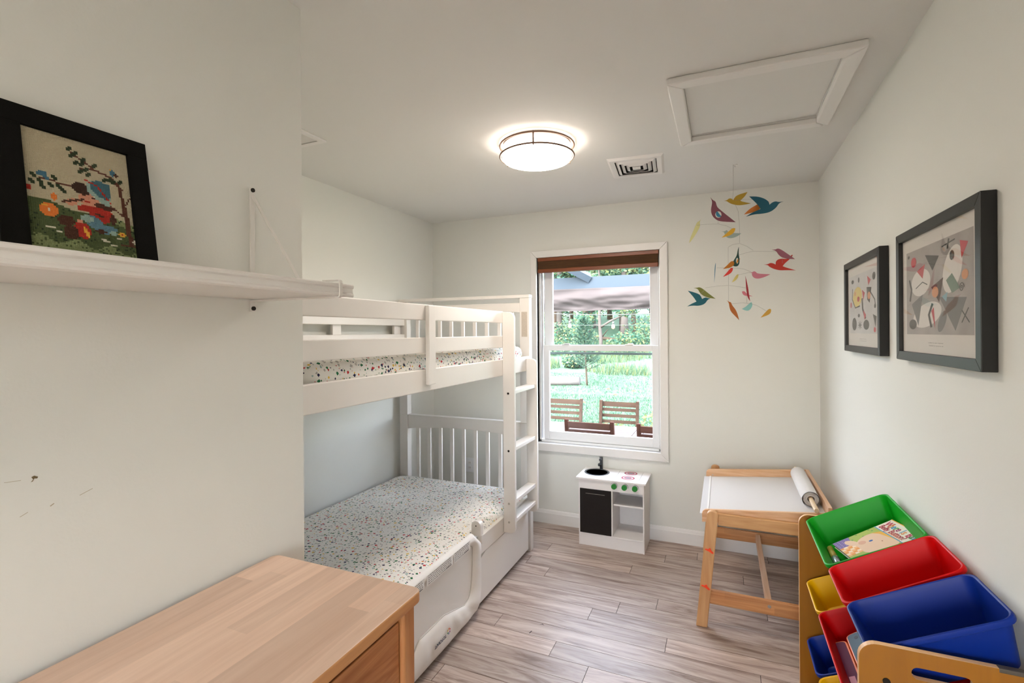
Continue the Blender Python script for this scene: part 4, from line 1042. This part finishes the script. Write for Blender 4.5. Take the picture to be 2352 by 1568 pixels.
small = [(ell(.30, .62, .18, .16, 28, .6), YE), (ell(.34, .58, .05, .045, 16), RD), (ell(.22, .68, .035, .04, 14), OR), (stroke([(.12, .78), (.10, .60), (.22, .44), (.40, .46)], .012), K), (ell(.18, .16, .09, .11, 22), K), (ell(.62, .14, .10, .08, 22), K),
         (stroke([(.48, .58), (.50, .40), (.60, .24)], .026), K), ([(.48, .72), (.58, .66), (.52, .54)], RD), ([(.66, .92), (.78, .84), (.70, .76)], RD), ([(.64, .74), (.80, .72), (.74, .48), (.66, .54)], K), (ell(.72, .60, .05, .06, 16), OR), (stroke([(.78, .64), (.90, .52), (.92, .44)], .012), K), (ell(.91, .42, .03, .035, 14), K),
         (ell(.88, .88, .05, .06, 18), K), (ell(.36, .90, .03, .045, 14), K), (ell(.12, .90, .05, .035, 14), K), (ell(.05, .50, .03, .05, 14), RD), ([(.52, .38), (.62, .30), (.56, .22)], RD), ([(.84, .30), (.96, .26), (.92, .10)], K), (ell(.90, .06, .035, .04, 14), RD), (ell(.36, .30, .04, .03, 14), K)]
for a in range(4):
    t = a * PI / 4; small.append((stroke([(.40 - .07 * math.cos(t), .14 - .07 * math.sin(t)), (.40 + .07 * math.cos(t), .14 + .07 * math.sin(t))], .006), K))
gnd1 = plain('mottled grey ground', (.34, .30, .275), .85, var=.25, bscale=14); gnd2 = plain('pale sprayed ground', (.52, .50, .48), .85, var=.2, bscale=10)
framed('black framed abstract print on mottled grey, beside the yellow disc print', 1.437, 2.026, 1.393, 1.803, .028, big, gnd1)
framed('black framed abstract print with a yellow disc, nearer the back corner', 2.218, 2.795, 1.393, 1.803, .028, small, gnd2)

# ------------------------------------------------------------------ bird mobile
HK = V((.072, 3.085, H))
mo = thing('bird_mobile', 'hanging mobile of colourful paper birds in the back right corner', 'mobile', HK)
mc = V((.069, 3.065, 2.0)); MR = V((math.cos(YAW), math.sin(YAW), 0)); MS = .00247 / 4.753
def mob(u_, v_, d=0):   # coordinates on a sketch sheet of the mobile, u right, v down
    return V((.069, 3.065, 1.49)) + MR * ((u_ - 617) * MS) + V((0, 0, 1)) * ((1587 - v_) * MS) + V((-math.sin(YAW), math.cos(YAW), 0)) * d
BIRDS = [
 ('mustard winged bird', '#b5932a', 0, [(490,168),(525,160),(545,140),(575,138),(598,158),(605,140),(640,100),(765,62),(735,110),(680,160),(700,170),(805,186),(720,205),(650,212),(580,200),(540,182),(525,170)]),
 ('large teal winged bird', '#0f5468', -.02, [(765,122),(850,125),(920,150),(965,185),(972,220),(1000,195),(1035,184),(1065,195),(1115,190),(1070,205),(1040,255),(980,300),(900,315),(810,318),(728,342),(790,300),(882,262),(850,210)]),
 ('orange bird', '#d97f35', .01, [(712,315),(780,250),(860,205),(930,165),(960,160),(1015,166),(965,176),(940,215),(880,265),(800,295)]),
 ('plum bird with a hole', '#7d4552', -.02, [(335,133),(360,165),(390,178),(402,235),(430,265),(600,408),(440,398),(390,375),(350,330),(338,270),(352,205),(352,170)]),
 ('small blue bird in the plum bird', '#3a86a8', -.022, [(388,300),(400,288),(412,292),(430,320),(455,345),(425,352),(395,338)]),
 ('pale yellow bird', '#cfcb8e', .03, [(272,345),(250,375),(258,420),(235,470),(180,560),(135,612),(145,560),(180,480),(205,420),(225,380),(248,370)]),
 ('pale grey blue bird', '#a3b5b0', .02, [(480,492),(515,490),(540,475),(560,495),(590,505),(708,510),(660,545),(600,565),(550,562),(518,530),(514,497)]),
 ('yellow bird', '#dca92f', 0, [(618,465),(612,500),(570,540),(470,565),(520,520),(560,485),(590,460)]),
 ('dark green bird with a hole', '#254e45', 0, [(658,665),(655,740),(665,790),(665,850),(640,882),(590,880),(575,850),(600,810),(635,760),(645,700)]),
 ('light orange bird', '#e59a3a', .005, [(640,800),(675,790),(660,825),(630,850)]),
 ('orange brown bird', '#c97a1f', -.02, [(593,840),(585,875),(540,900),(455,915),(510,870),(550,830),(575,825)]),
 ('small red bird', '#d2382f', -.01, [(580,902),(572,940),(540,970),(478,995),(520,945),(555,900),(570,897)]),
 ('blue bird seen edge-on', '#4f86a0', .02, [(420,835),(416,900),(400,1050),(403,920),(412,850)]),
 ('tiny pale yellow bird', '#d6c878', .01, [(657,965),(652,1000),(625,1035),(590,1052),(610,1010),(640,965)]),
 ('pink bird', '#c07585', 0, [(775,948),(805,945),(820,933),(840,940),(855,962),(985,972),(930,1000),(870,1018),(825,1010),(802,980),(802,952)]),
 ('mauve bird', '#a05f70', -.015, [(990,706),(1035,706),(1060,692),(1100,702),(1180,750),(1268,805),(1180,805),(1110,790),(1070,760),(1045,720)]),
 ('red winged bird', '#b92f22', .01, [(957,854),(995,853),(1020,838),(1050,845),(1072,860),(1075,820),(1110,795),(1195,805),(1225,760),(1238,760),(1225,790),(1160,850),(1140,880),(1170,895),(1265,930),(1180,925),(1110,925),(1050,905),(1010,880),(998,862)]),
 ('olive bird', '#7d7f3c', .01, [(165,1112),(205,1108),(225,1102),(260,1115),(320,1165),(405,1230),(330,1222),(265,1195),(230,1160),(212,1120)]),
 ('small teal winged bird', '#0f5a68', -.01, [(93,1143),(150,1158),(220,1185),(242,1235),(275,1217),(298,1225),(330,1232),(300,1242),(270,1290),(210,1310),(140,1305),(82,1315),(130,1285),(183,1262),(150,1210)]),
 ('dark red bird seen edge-on', '#a02a34', -.02, [(708,990),(722,1050),(738,1130),(742,1180),(755,1262),(728,1220),(715,1130),(712,1050)]),
 ('small pink bird', '#cf7a85', .0, [(690,1155),(715,1148),(740,1185),(795,1210),(730,1205),(700,1190)]),
 ('rust bird', '#b8672a', 0, [(515,1250),(545,1268),(565,1270),(578,1305),(615,1345),(640,1395),(660,1467),(600,1410),(560,1370),(545,1320),(540,1275)]),
 ('aqua bird', '#94cdc9', .01, [(815,1300),(790,1350),(750,1370),(690,1345),(730,1325),(760,1300),(780,1280),(800,1270)]),
 ('golden bird', '#d3a23f', -.01, [(997,1355),(990,1395),(950,1420),(875,1443),(920,1395),(965,1350),(985,1347)]),
]
def smooth_poly(P, it=1):
    for _ in range(it):
        out = []
        for i in range(len(P)):
            a, b2, c = P[i - 1], P[i], P[(i + 1) % len(P)]
            v1 = (a[0] - b2[0], a[1] - b2[1]); v2 = (c[0] - b2[0], c[1] - b2[1])
            cs = (v1[0] * v2[0] + v1[1] * v2[1]) / ((math.hypot(*v1) * math.hypot(*v2)) or 1)
            if cs > -.25: out.append(b2)      # keep sharp beak and tail tips
            else:
                out.append((b2[0] * .75 + a[0] * .25, b2[1] * .75 + a[1] * .25)); out.append((b2[0] * .75 + c[0] * .25, b2[1] * .75 + c[1] * .25))
        P = out
    return P
HOLES = {'plum bird with a hole': ell(418, 322, 34, 36, 20), 'dark green bird with a hole': ell(638, 818, 15, 32, 18)}
for nm, c, d, pts in BIRDS:
    mb = MB(); pts = smooth_poly(pts, 2); bm = mb.bm; i = mb.mi(cm(c, .6)); lps = [pts] + ([HOLES[nm]] if nm in HOLES else [])
    cxb = sum(p_[0] for p_ in pts) / len(pts); sl_ = random.Random(nm).uniform(-.25, .25)
    tv = V((-math.sin(YAW), math.cos(YAW), 0)) * .0012
    for off in (0, 1):
        es = []
        for lp in lps:
            vs = [bm.verts.new(mob(x, y, d + (x - cxb) * MS * sl_) + tv * off) for x, y in lp]
            es += [bm.edges.new((vs[k], vs[(k + 1) % len(vs)])) for k in range(len(vs))]
        g = bmesh.ops.triangle_fill(bm, edges=es, use_beauty=True)
        for f in g['geom']:
            if isinstance(f, bmesh.types.BMFace): f.material_index = i
    for lp in lps:
        mb.loops([[mob(x, y, d + (x - cxb) * MS * sl_) for x, y in lp], [mob(x, y, d + (x - cxb) * MS * sl_) + tv for x, y in lp]], mb.mats[0], smooth=False)
    o = mb.build('paper_bird', mo, merge=True); o['label'] = nm
wm = cm('#8f8d86', .4)
WIRES = [[(600, -230), (598, 60), (590, 160), (625, 215), (650, 275), (662, 380), (664, 500), (665, 625)], [(590, 160), (700, 150), (880, 148)], [(540, 670), (585, 642), (665, 630), (740, 660), (812, 706)], [(540, 670), (538, 840), (541, 980), (540, 1082)], [(660, 755), (735, 732), (812, 716), (930, 718), (1130, 722)], [(412, 895), (500, 895), (630, 898), (710, 910), (785, 940)], [(640, 975), (700, 962), (780, 944)], [(1130, 722), (1130, 850)], [(285, 1112), (400, 1095), (540, 1086), (640, 1100), (725, 1115)], [(220, 1190), (285, 1130)], [(200, 430), (255, 420), (430, 415), (520, 435), (590, 470)], [(430, 265), (430, 415)], [(540, 1086), (538, 1280), (555, 1290)], [(560, 1290), (690, 1278), (790, 1290), (850, 1310), (960, 1375)], [(740, 1120), (740, 1280)]]
for wr in WIRES:
    mb = MB(); mb.tube([mob(a, b2) for a, b2 in wr], .0006, wm, n=5); mb.build('wire', mo)
top = mob(600, -230)
mb = MB(); mb.tube([top, V((HK.x, HK.y, H - .012))], .0005, wm, n=5); mb.build('hanging_string', mo)
mb = MB(); mb.cyl((HK.x, HK.y, H), (HK.x, HK.y, H - .003), .012, M['trim'], n=16); mb.cyl((HK.x, HK.y, H), (HK.x, HK.y, H - .014), .002, M['trim'], n=8); mb.build('ceiling_hook', mo)

#OUTDOORS
# ------------------------------------------------------------------ the garden outside the window
GZ = -.2
def dim(h, k=.16): c = rgb(h); return (c[0] * k, c[1] * k, c[2] * k, 1)
def gz(x, y):
    z = GZ + .012 * mnoise.noise(V((x * .8, y * .8, 0)))
    if y > 13: z += .115 * (y - 13) + .25 * mnoise.noise(V((x * .25, y * .25, 5))) * min(1, (y - 13) / 6)
    return z
m, n, l, b = newmat('lawn grass')
tc = n.new('ShaderNodeTexCoord'); nz = n.new('ShaderNodeTexNoise'); nz.inputs['Scale'].default_value = 7; nz.inputs['Detail'].default_value = 8; nz.inputs['Roughness'].default_value = .75
l.new(tc.outputs['Object'], nz.inputs['Vector']); rp = n.new('ShaderNodeValToRGB'); e = rp.color_ramp.elements
e[0].position = .32; e[0].color = dim('#62a07c'); e[1].position = .7; e[1].color = dim('#b4d8b0'); l.new(nz.outputs['Fac'], rp.inputs[0]); l.new(rp.outputs[0], b.inputs['Base Color']); b.inputs['Roughness'].default_value = .9
M['lawn'] = m
mb = MB()
xs = [-26 + i * .8 for i in range(56)]; ys = [3.81 + i * .6 for i in range(85)]
mb.loops([[V((x, y, gz(x, y))) for x in xs] for y in ys], M['lawn'], closed=False)
struct(mb.build('lawn'))
mb = MB(); mb.box(-6, 2.5, 3.81, 6.15, GZ - .1, GZ + .02, plain('patio paving', dim('#a8a29a')[:3], .85, var=.12, bscale=30)); struct(mb.build('patio'))
TW = wood('weathered brown garden wood', '#30251f', '#3f3229', axis=0, scale=.6, rough=.7); TW2 = wood('reddish garden wood', '#39241d', '#492f27', axis=0, scale=.6, rough=.7)
tz0 = GZ + .02
gt = thing('garden_table', 'slatted wooden garden table outside the window', 'garden table', (-1.4, 4.78, tz0))
ty0, ty1, tx0, tx1, ttop = 4.46, 5.10, -2.75, -.05, .52
TWt = wood('pale weathered table wood', '#4e4745', '#5c5553', axis=0, scale=.6, rough=.5)
mb = MB()
for k in range(8): mb.box(tx0 + .12, -.79, ty0 + k * .08 + .003, ty0 + k * .08 + .077, ttop - .022, ttop, TWt)
for k in range(8): mb.box(-.70, tx1, ty0 + k * .08 + .003, ty0 + k * .08 + .077, ttop - .022, ttop, TWt)
mb.box(-.785, -.705, ty0, ty1, ttop - .022, ttop, TWt); mb.box(tx0, tx0 + .115, ty0, ty1, ttop - .022, ttop, TWt)
mb.build('table_top', gt)
for xx in (tx0 + .06, tx1 - .12):
    for yy in (ty0 + .04, ty1 - .1): boxpart('leg', gt, TW, xx, xx + .06, yy, yy + .06, tz0, ttop - .022)
boxpart('apron', gt, TW, tx0 + .06, tx1 - .06, ty0 + .05, ty0 + .07, ttop - .09, ttop - .022); boxpart('apron', gt, TW, tx0 + .06, tx1 - .06, ty1 - .07, ty1 - .05, ttop - .09, ttop - .022)
def garden_chair(label, W_):
    t = thing('garden_chair', label, 'garden chair', (0, 0, 0), 'slatted chairs round the garden table')
    for sx in (-1, 1):
        mb = MB(); pts = [(0, 0), (.03, .42), (.10, .89), (.135, .89), (.07, .42), (.045, 0)]
        mb.prism([(sx * .205 - .017, y, z) for y, z in pts], (.034, 0, 0), W_); mb.build('back_post', t, bevel=.003)
        mb = MB(); mb.box(sx * .205 - .017, sx * .205 + .017, -.40, -.36, 0, .42, W_); mb.build('front_leg', t, bevel=.003)
        mb = MB(); mb.box(sx * .205 - .014, sx * .205 + .014, -.36, .04, .36, .41, W_); mb.build('seat_rail', t)
    for k in range(6):
        z = .86 - k * .066; y = .048 + (z - .42) * .149 + .02; hh = .028 if k == 0 else .018
        mb = MB(); mb.bar((-.188, y, z - hh / 2), (.188, y, z - hh / 2), (0, .149, 1), hh * 2, .016, W_); mb.build('back_slat', t)
    for k in range(6):
        y = -.39 + k * .068
        mb = MB(); mb.box(-.205, .205, y, y + .058, .42, .438, W_); mb.build('seat_slat', t)
    return t
c0_ = garden_chair('brown slatted garden chair across the table, right of the far pair', TW)
c0_.location = (-1.085, 5.48, tz0)
c1_ = copy_tree(c0_); c1_.location = (-1.735, 5.50, tz0); c1_['label'] = 'brown slatted garden chair across the table, left of the far pair'
c2_ = garden_chair('reddish garden chair backed against the house, left of the near pair', TW2); c2_.location = (-1.092, 4.37, tz0); c2_.rotation_euler = (0, 0, PI)
c3_ = copy_tree(c2_); c3_.location = (-.455, 4.37, tz0); c3_['label'] = 'reddish garden chair backed against the house, right of the near pair'
# gazebo with tied-up side curtain and string lights
gb = thing('gazebo', 'grey garden gazebo frame behind the patio', 'gazebo', (-2, 7.5, GZ))
GM = plain('blue grey painted steel', dim('#7d8e9c')[:3], .5)
boxpart('beam', gb, GM, -5.4, 1.3, 7.44, 7.56, 2.165, 2.345)
for xx in (-5.4, 1.18): boxpart('post', gb, GM, xx, xx + .12, 7.44, 7.56, GZ, 2.165)
mb = MB(); mb.bar((-1.9, 7.50, 2.33), (-2.55, 7.1, 2.70), (0, 1, .2), .2, .10, GM); mb.build('rafter', gb)
mb = MB(); rings = []
for k in range(19):
    v = k / 18; z = 2.163 - .34 * v; row = []
    for i in range(121):
        x = -5.2 + 6.3 * i / 120
        fold = .05 * mnoise.noise(V((x * 2.2 + v * 1.5, v * 2.0, 1))) + .05 * mnoise.noise(V((x * 5 - v * 2, v * 7, 2))) * (v ** 1.2)
        row.append(V((x, 7.44 - .05 - fold - .06 * math.sin(PI * v) ** 2, z + .03 * mnoise.noise(V((x * 1.7, 0, v))) * v)))
    rings.append(row)
for k in range(5):
    v = k / 4; rings.append([p + V((0, .11 * v, .05 * v)) for p in rings[18]])
mb.loops(rings, plain('grey canvas', dim('#8d8482')[:3], .9), closed=False); o = mb.build('rolled_curtain', gb); md = o.modifiers.new('thick', 'SOLIDIFY'); md.thickness = .004
stl = thing('string_lights', 'string of garden light bulbs sagging below the gazebo curtain', 'string lights', (-1.6, 7.3, 1.75))
cabm = plain('black cable', '#4a4c4a', .6)
def sag(x): return 1.745 + .03 * ((x + 1.3) / 1.0) ** 2
mb = MB(); mb.tube([V((x, 7.3, min(2.16, sag(x)))) for x in [-4.4 + i * .15 for i in range(38)]], .006, cabm, n=6); mb.build('cable', stl)
for xx in (-3.5, -2.83, -2.163, -1.495, -.83, -.16):
    zz = min(2.16, sag(xx)); mb = MB(); mb.cyl((xx, 7.3, zz), (xx, 7.3, zz - .10), .006, cabm, n=8); mb.cyl((xx, 7.3, zz - .10), (xx, 7.3, zz - .14), .016, cabm, n=12); sk = mb.build('socket', stl)
    mb = MB(); mb.lathe([(.012, zz - .14), (.022, zz - .165), (.026, zz - .185), (.02, zz - .205), (.0001, zz - .214)], (xx, 7.3, 0), plain('amber glass bulb', '#d9a877', .15), n=16); mb.build('bulb', sk, smooth=60)
mb = MB(); mb.tube([V((-9 + i * .5, 12.5, 1.66 + .0052 * ((-9 + i * .5) + 1.8) ** 2)) for i in range(24)], .005, plain('grey line', '#4a4f4a', .6), n=6); tag(mb.build('slack_line'), 'thin slack line stretched across the lawn in front of the woods', 'line')

def leafmat(name, c, t=.35):
    m, n, l, b = newmat(name); b.inputs['Base Color'].default_value = dim(c); b.inputs['Roughness'].default_value = .7
    tr = n.new('ShaderNodeBsdfTranslucent'); tr.inputs[0].default_value = dim(c); mx = n.new('ShaderNodeMixShader'); mx.inputs[0].default_value = t
    l.new(b.outputs[0], mx.inputs[1]); l.new(tr.outputs[0], mx.inputs[2]); l.new(mx.outputs[0], n['Material Output'].inputs[0]); return m
LM = [leafmat('leaf green', '#7fb592'), leafmat('leaf light', '#b4d8a8'), leafmat('leaf deep', '#5c9880'), leafmat('leaf yellow green', '#d2e296')]
BARK = plain('grey bark', dim('#a39a92')[:3], .9, bump=.6, bscale=25, var=.25); BARK2 = plain('brown bark', dim('#8a7768')[:3], .9, bump=.6, bscale=25, var=.25)
def leaves(mb, rnd, c, R_, n_, sz, mats):
    for _ in range(n_):
        d = V((rnd.gauss(0, 1), rnd.gauss(0, 1), rnd.gauss(0, 1))).normalized() * rnd.random() ** .45
        p = V(c) + V((d.x * R_[0], d.y * R_[1], d.z * R_[2])); a = V((rnd.gauss(0, 1), rnd.gauss(0, 1), rnd.gauss(0, .7))).normalized(); s_ = sz * rnd.uniform(.6, 1.3)
        b2 = a.orthogonal().normalized() * s_ * .5; a = a * s_
        mb.face([p - a * .5, p + b2 * .6, p + a * .5, p - b2 * .6], mats[int(rnd.random() ** 1.3 * len(mats))])
def tree_proto(name, label, cat, h, r0, bark, crown, nleaf, sz, mats, seed, group):
    rnd = random.Random(seed); t = thing(name, label, cat, (0, 0, 0), group)
    mb = MB(); path = []; x = y = 0
    for k in range(9):
        path.append(V((x, y, h * k / 8 - .15))); x += rnd.uniform(-.06, .06) * h / 8; y += rnd.uniform(-.06, .06) * h / 8
    mb.tube(path, [r0 * (1 - .7 * k / 8) * (1.35 if k == 0 else 1) for k in range(9)], bark, n=10)
    for k in range(6):
        i = rnd.randint(3, 7); p = path[i]; a = rnd.uniform(0, 2 * PI); L = rnd.uniform(.12, .28) * h
        mb.tube([p, p + V((math.cos(a) * L * .5, math.sin(a) * L * .5, L * .25)), p + V((math.cos(a) * L, math.sin(a) * L, L * .6))], [r0 * .3, r0 * .2, r0 * .06], bark, n=6)
    mb.build('trunk', t)
    mb = MB()
    for (cx, cy, cz, R_) in crown: leaves(mb, rnd, (cx, cy, cz), R_, nleaf // len(crown), sz, mats)
    mb.build('foliage', t); return t
def blobs(seed, n_, z0, z1, rad):
    rnd = random.Random(seed); return [(rnd.uniform(-1.5, 1.5), rnd.uniform(-1.2, 1.2), rnd.uniform(z0, z1), (rad * rnd.uniform(.7, 1.2), rad, rad * rnd.uniform(.5, .9))) for _ in range(n_)]
TA = tree_proto('woodland_tree', 'pale trunked leafy tree in the woods beyond the lawn', 'tree', 9, .16, BARK, blobs(1, 14, 1.2, 7, 1.0), 2200, .22, LM, 1, 'pale trunked woodland trees')
TB = tree_proto('woodland_tree', 'brown trunked leafy tree in the woods beyond the lawn', 'tree', 8, .12, BARK2, blobs(2, 12, .8, 6.5, 1.0), 2200, .2, LM[::-1], 2, 'brown trunked woodland trees')
spotsA = [(-7.7, 24.2, 1), (-6.38, 24.6, 1.15), (-4.3, 23.6, 1.1), (-9.3, 27, 1), (-7.2, 29, 1.1), (-5.2, 28, .95), (-11, 31, 1.2), (-8.6, 33, 1.3), (-6.3, 34, 1.2), (-3.2, 27, 1), (-2, 31, 1.1)]
spotsB = [(-4.05, 24.4, 1), (-8.5, 26, .95), (-6.9, 27, 1), (-5.8, 31, 1.1), (-10, 34, 1.2), (-12.5, 35, 1.3), (-7.6, 36, 1.4), (-4.2, 33, 1.2), (-4.6, 37, 1.4)]
for P_, spots in ((TA, spotsA), (TB, spotsB)):
    for i, (x, y, s_) in enumerate(spots):
        o = P_ if i == 0 else copy_tree(P_)
        o.location = (x, y, gz(x, y)); o.rotation_euler = (0, 0, i * 1.3); o.scale = (s_, s_, s_)
# crooked small tree with a side limb
ct = thing('crooked_tree', 'slim crooked grey tree with a long side limb at the top of the lawn', 'tree', (-4.75, 20.5, gz(-4.75, 20.5)))
zb = gz(-4.75, 20.5)
mb = MB(); mb.tube([V((-4.75 + .03 * math.sin(k), 20.5, zb - .1 + k * .32)) for k in range(14)], [.085 - .004 * k for k in range(14)], BARK, n=10)
mb.tube([V((-4.72, 20.5, zb + 1.05)), V((-4.3, 20.4, zb + 1.30)), V((-3.7, 20.3, zb + 1.55)), V((-3.2, 20.2, zb + 1.62))], [.05, .045, .03, .012], BARK, n=8)
mb.tube([V((-4.76, 20.5, zb + 1.1)), V((-5.3, 20.5, zb + 1.25)), V((-5.9, 20.4, zb + 1.22))], [.045, .03, .012], BARK, n=8); mb.build('trunk', ct)
mb = MB(); rnd = random.Random(8)
for c in ((-5.4, 20.4, zb + 1.35), (-3.6, 20.3, zb + 1.75), (-4.7, 20.5, zb + 2.6), (-4.3, 20.5, zb + 3.5), (-5.2, 20.5, zb + 3.1)): leaves(mb, rnd, c, (.6, .5, .3), 260, .15, LM)
mb.build('foliage', ct)
fl = MB(); fl.tube([V((-6.6, 23, gz(-6.6, 23) + .35)), V((-5.2, 22.6, gz(-5.2, 22.6) + .28)), V((-3.6, 22.2, gz(-3.6, 22.2) + .10))], [.10, .09, .06], BARK2, n=10)
fl.tube([V((-5.2, 22.6, gz(-5.2, 22.6) + .28)), V((-4.8, 22.3, gz(-5, 22.5) + .7))], [.04, .01], BARK2, n=6)
tag(fl.build('fallen_tree'), 'fallen bare trunk lying at the edge of the woods', 'fallen tree')
# sapling pine and log on the lawn
sp = thing('pine_sapling', 'young blue green pine sapling standing on the lawn', 'sapling', (-3.64, 14, gz(-3.64, 14)))
zb = gz(-3.64, 14)
mb = MB(); mb.tube([V((-3.64 - .01 * k, 14, zb - .05 + k * .2)) for k in range(11)], [.032 - .0026 * k for k in range(11)], BARK2, n=8)
mbn = MB(); rnd = random.Random(4); NM = [leafmat('pine needles', '#6f9f8c', .2), leafmat('pine needles light', '#8fb98f', .2)]
for k in range(46):
    f_ = (k + .5) / 46; z = zb + .42 + 1.5 * f_; L = .52 * (1 - f_) ** .7 + .05; a = k * 2.4; p0_ = V((-3.64 - .01 * (z - zb) * 5, 14, z)); dv = V((math.cos(a), math.sin(a), .45 + .4 * f_)).normalized()
    mb.tube([p0_, p0_ + dv * L], [.008, .002], BARK2, n=5)
    for q in range(70):
        s_ = rnd.uniform(.25, 1.05); c = p0_ + dv * L * s_; nd = (dv * .8 + V((rnd.gauss(0, .6), rnd.gauss(0, .6), rnd.gauss(0, .6)))).normalized(); sd = nd.orthogonal().normalized() * .007
        mbn.face([c - sd, c + sd, c + nd * .10 + sd * .4, c + nd * .10 - sd * .4], NM[rnd.random() < .35])
mb.build('stem', sp); mbn.build('needles', sp)
lgm = MB(); lgm.tube([V((-3.87, 14.05, gz(-3.9, 14) + .12)), V((-4.5, 14.0, gz(-4.5, 14) + .115)), V((-5.4, 13.9, gz(-5.4, 14) + .12)), V((-6.2, 13.8, gz(-6.2, 14) + .12))], [.125, .135, .14, .14], plain('pale bleached log', dim('#cfc4bf')[:3], .9, bump=.7, bscale=14, var=.18), n=16)
tag(lgm.build('log'), 'thick pale log lying on the lawn left of the sapling', 'log')
# shrubs
def shrub(x, y, R_, n_, sz, label, mats, seed, grp=None):
    t = thing('shrub', label, 'shrub', (x, y, gz(x, y)), grp); rnd = random.Random(seed); z = gz(x, y); mb = MB()
    leaves(mb, rnd, (x, y, z + R_[2] * .8), R_, n_, sz, mats); mb.build('foliage', t)
    mb = MB()
    for k in range(4): mb.tube([V((x, y, z - .03)), V((x + rnd.uniform(-.5, .5) * R_[0], y + rnd.uniform(-.5, .5) * R_[1], z + R_[2] * 1.1))], [.015, .004], BARK2, n=5)
    mb.build('stem', t)
shrub(-.35, 7.0, (.75, .5, .42), 1500, .07, 'bright yellow green shrub behind the garden chairs', [LM[3], LM[1]], 21)
shrub(-1.35, 6.75, (.5, .3, .25), 700, .06, 'low yellow green shrub behind the far right garden chair', [LM[3], LM[1]], 22)
for i, (x, y, r) in enumerate([(-5.2, 18.5, .7), (-6.8, 19.5, .9), (-3.4, 19.5, .9), (-2.6, 20.5, 1.1), (-8, 21.5, 1.1), (-3.0, 22.5, 1.2), (-5.9, 21.8, .8), (-7.2, 22.8, 1.1), (-9.2, 24, 1.3), (-4.9, 17.0, .45)]):
    shrub(x, y, (r, r * .7, r * .6), 700, .13, 'leafy green undergrowth bush on the slope below the woods', LM, 40 + i, 'undergrowth bushes on the slope')
mb = MB(); rnd = random.Random(12)
for _ in range(9000):
    y = rnd.uniform(15.5, 24); x = -.27 * y + rnd.uniform(-.12, .14) * y; z = gz(x, y)
    if mnoise.noise(V((x * .5, y * .5, 2))) < -.05: continue
    h_ = rnd.uniform(.12, .4); a = rnd.uniform(0, 2 * PI); d = V((math.cos(a), math.sin(a), 0)); tip = V((x, y, z + h_)) + d * h_ * .4
    mb.face([V((x, y, z)) - d.cross(V((0, 0, 1))) * .012, V((x, y, z)) + d.cross(V((0, 0, 1))) * .012, tip], LM[rnd.choice((0, 1, 1, 3))])
for _ in range(14000):
    y = 6.3 + 9.5 * rnd.random() ** 1.2; x = -.27 * y + rnd.uniform(-.12, .14) * y; z = gz(x, y)
    h_ = rnd.uniform(.03, .08); a = rnd.uniform(0, 2 * PI); d = V((math.cos(a), math.sin(a), 0)); tip = V((x, y, z + h_)) + d * h_ * .6
    mb.face([V((x, y, z)) - d.cross(V((0, 0, 1))) * .006, V((x, y, z)) + d.cross(V((0, 0, 1))) * .006, tip], LM[rnd.choice((0, 0, 1, 2))])
tag(mb.build('grass'), 'tufts of grass growing over the lawn and the slope', 'grass', kind='stuff')
M['dryleaf'] = leafmat('dry leaf', '#d08a70', .1)
for i, (x, y) in enumerate([(-2.9, 13.4), (-2.55, 12.6), (-2.2, 13.3), (-2.95, 11.0)]):
    mb = MB(); z = gz(x, y) + .07; mb.face([V((x - .06, y, z)), V((x, y - .05, z + .015)), V((x + .07, y, z + .005)), V((x, y + .05, z + .03))], M['dryleaf']); tag(mb.build('fallen_leaf'), 'dry reddish leaf lying on the lawn', 'leaf', 'dry leaves on the lawn')
# matt outdoor surfaces
for m_ in bpy.data.materials:
    if m_.name.split('.')[0] in ('lawn grass', 'patio paving', 'weathered brown garden wood', 'reddish garden wood', 'pale weathered table wood', 'blue grey painted steel', 'grey canvas', 'leaf green', 'leaf light', 'leaf deep', 'leaf yellow green', 'grey bark', 'brown bark', 'pine needles', 'pine needles light', 'dry leaf', 'pale bleached log', 'grey line', 'black cable'):
        m_.node_tree.nodes['Principled BSDF'].inputs['Specular IOR Level'].default_value = .04
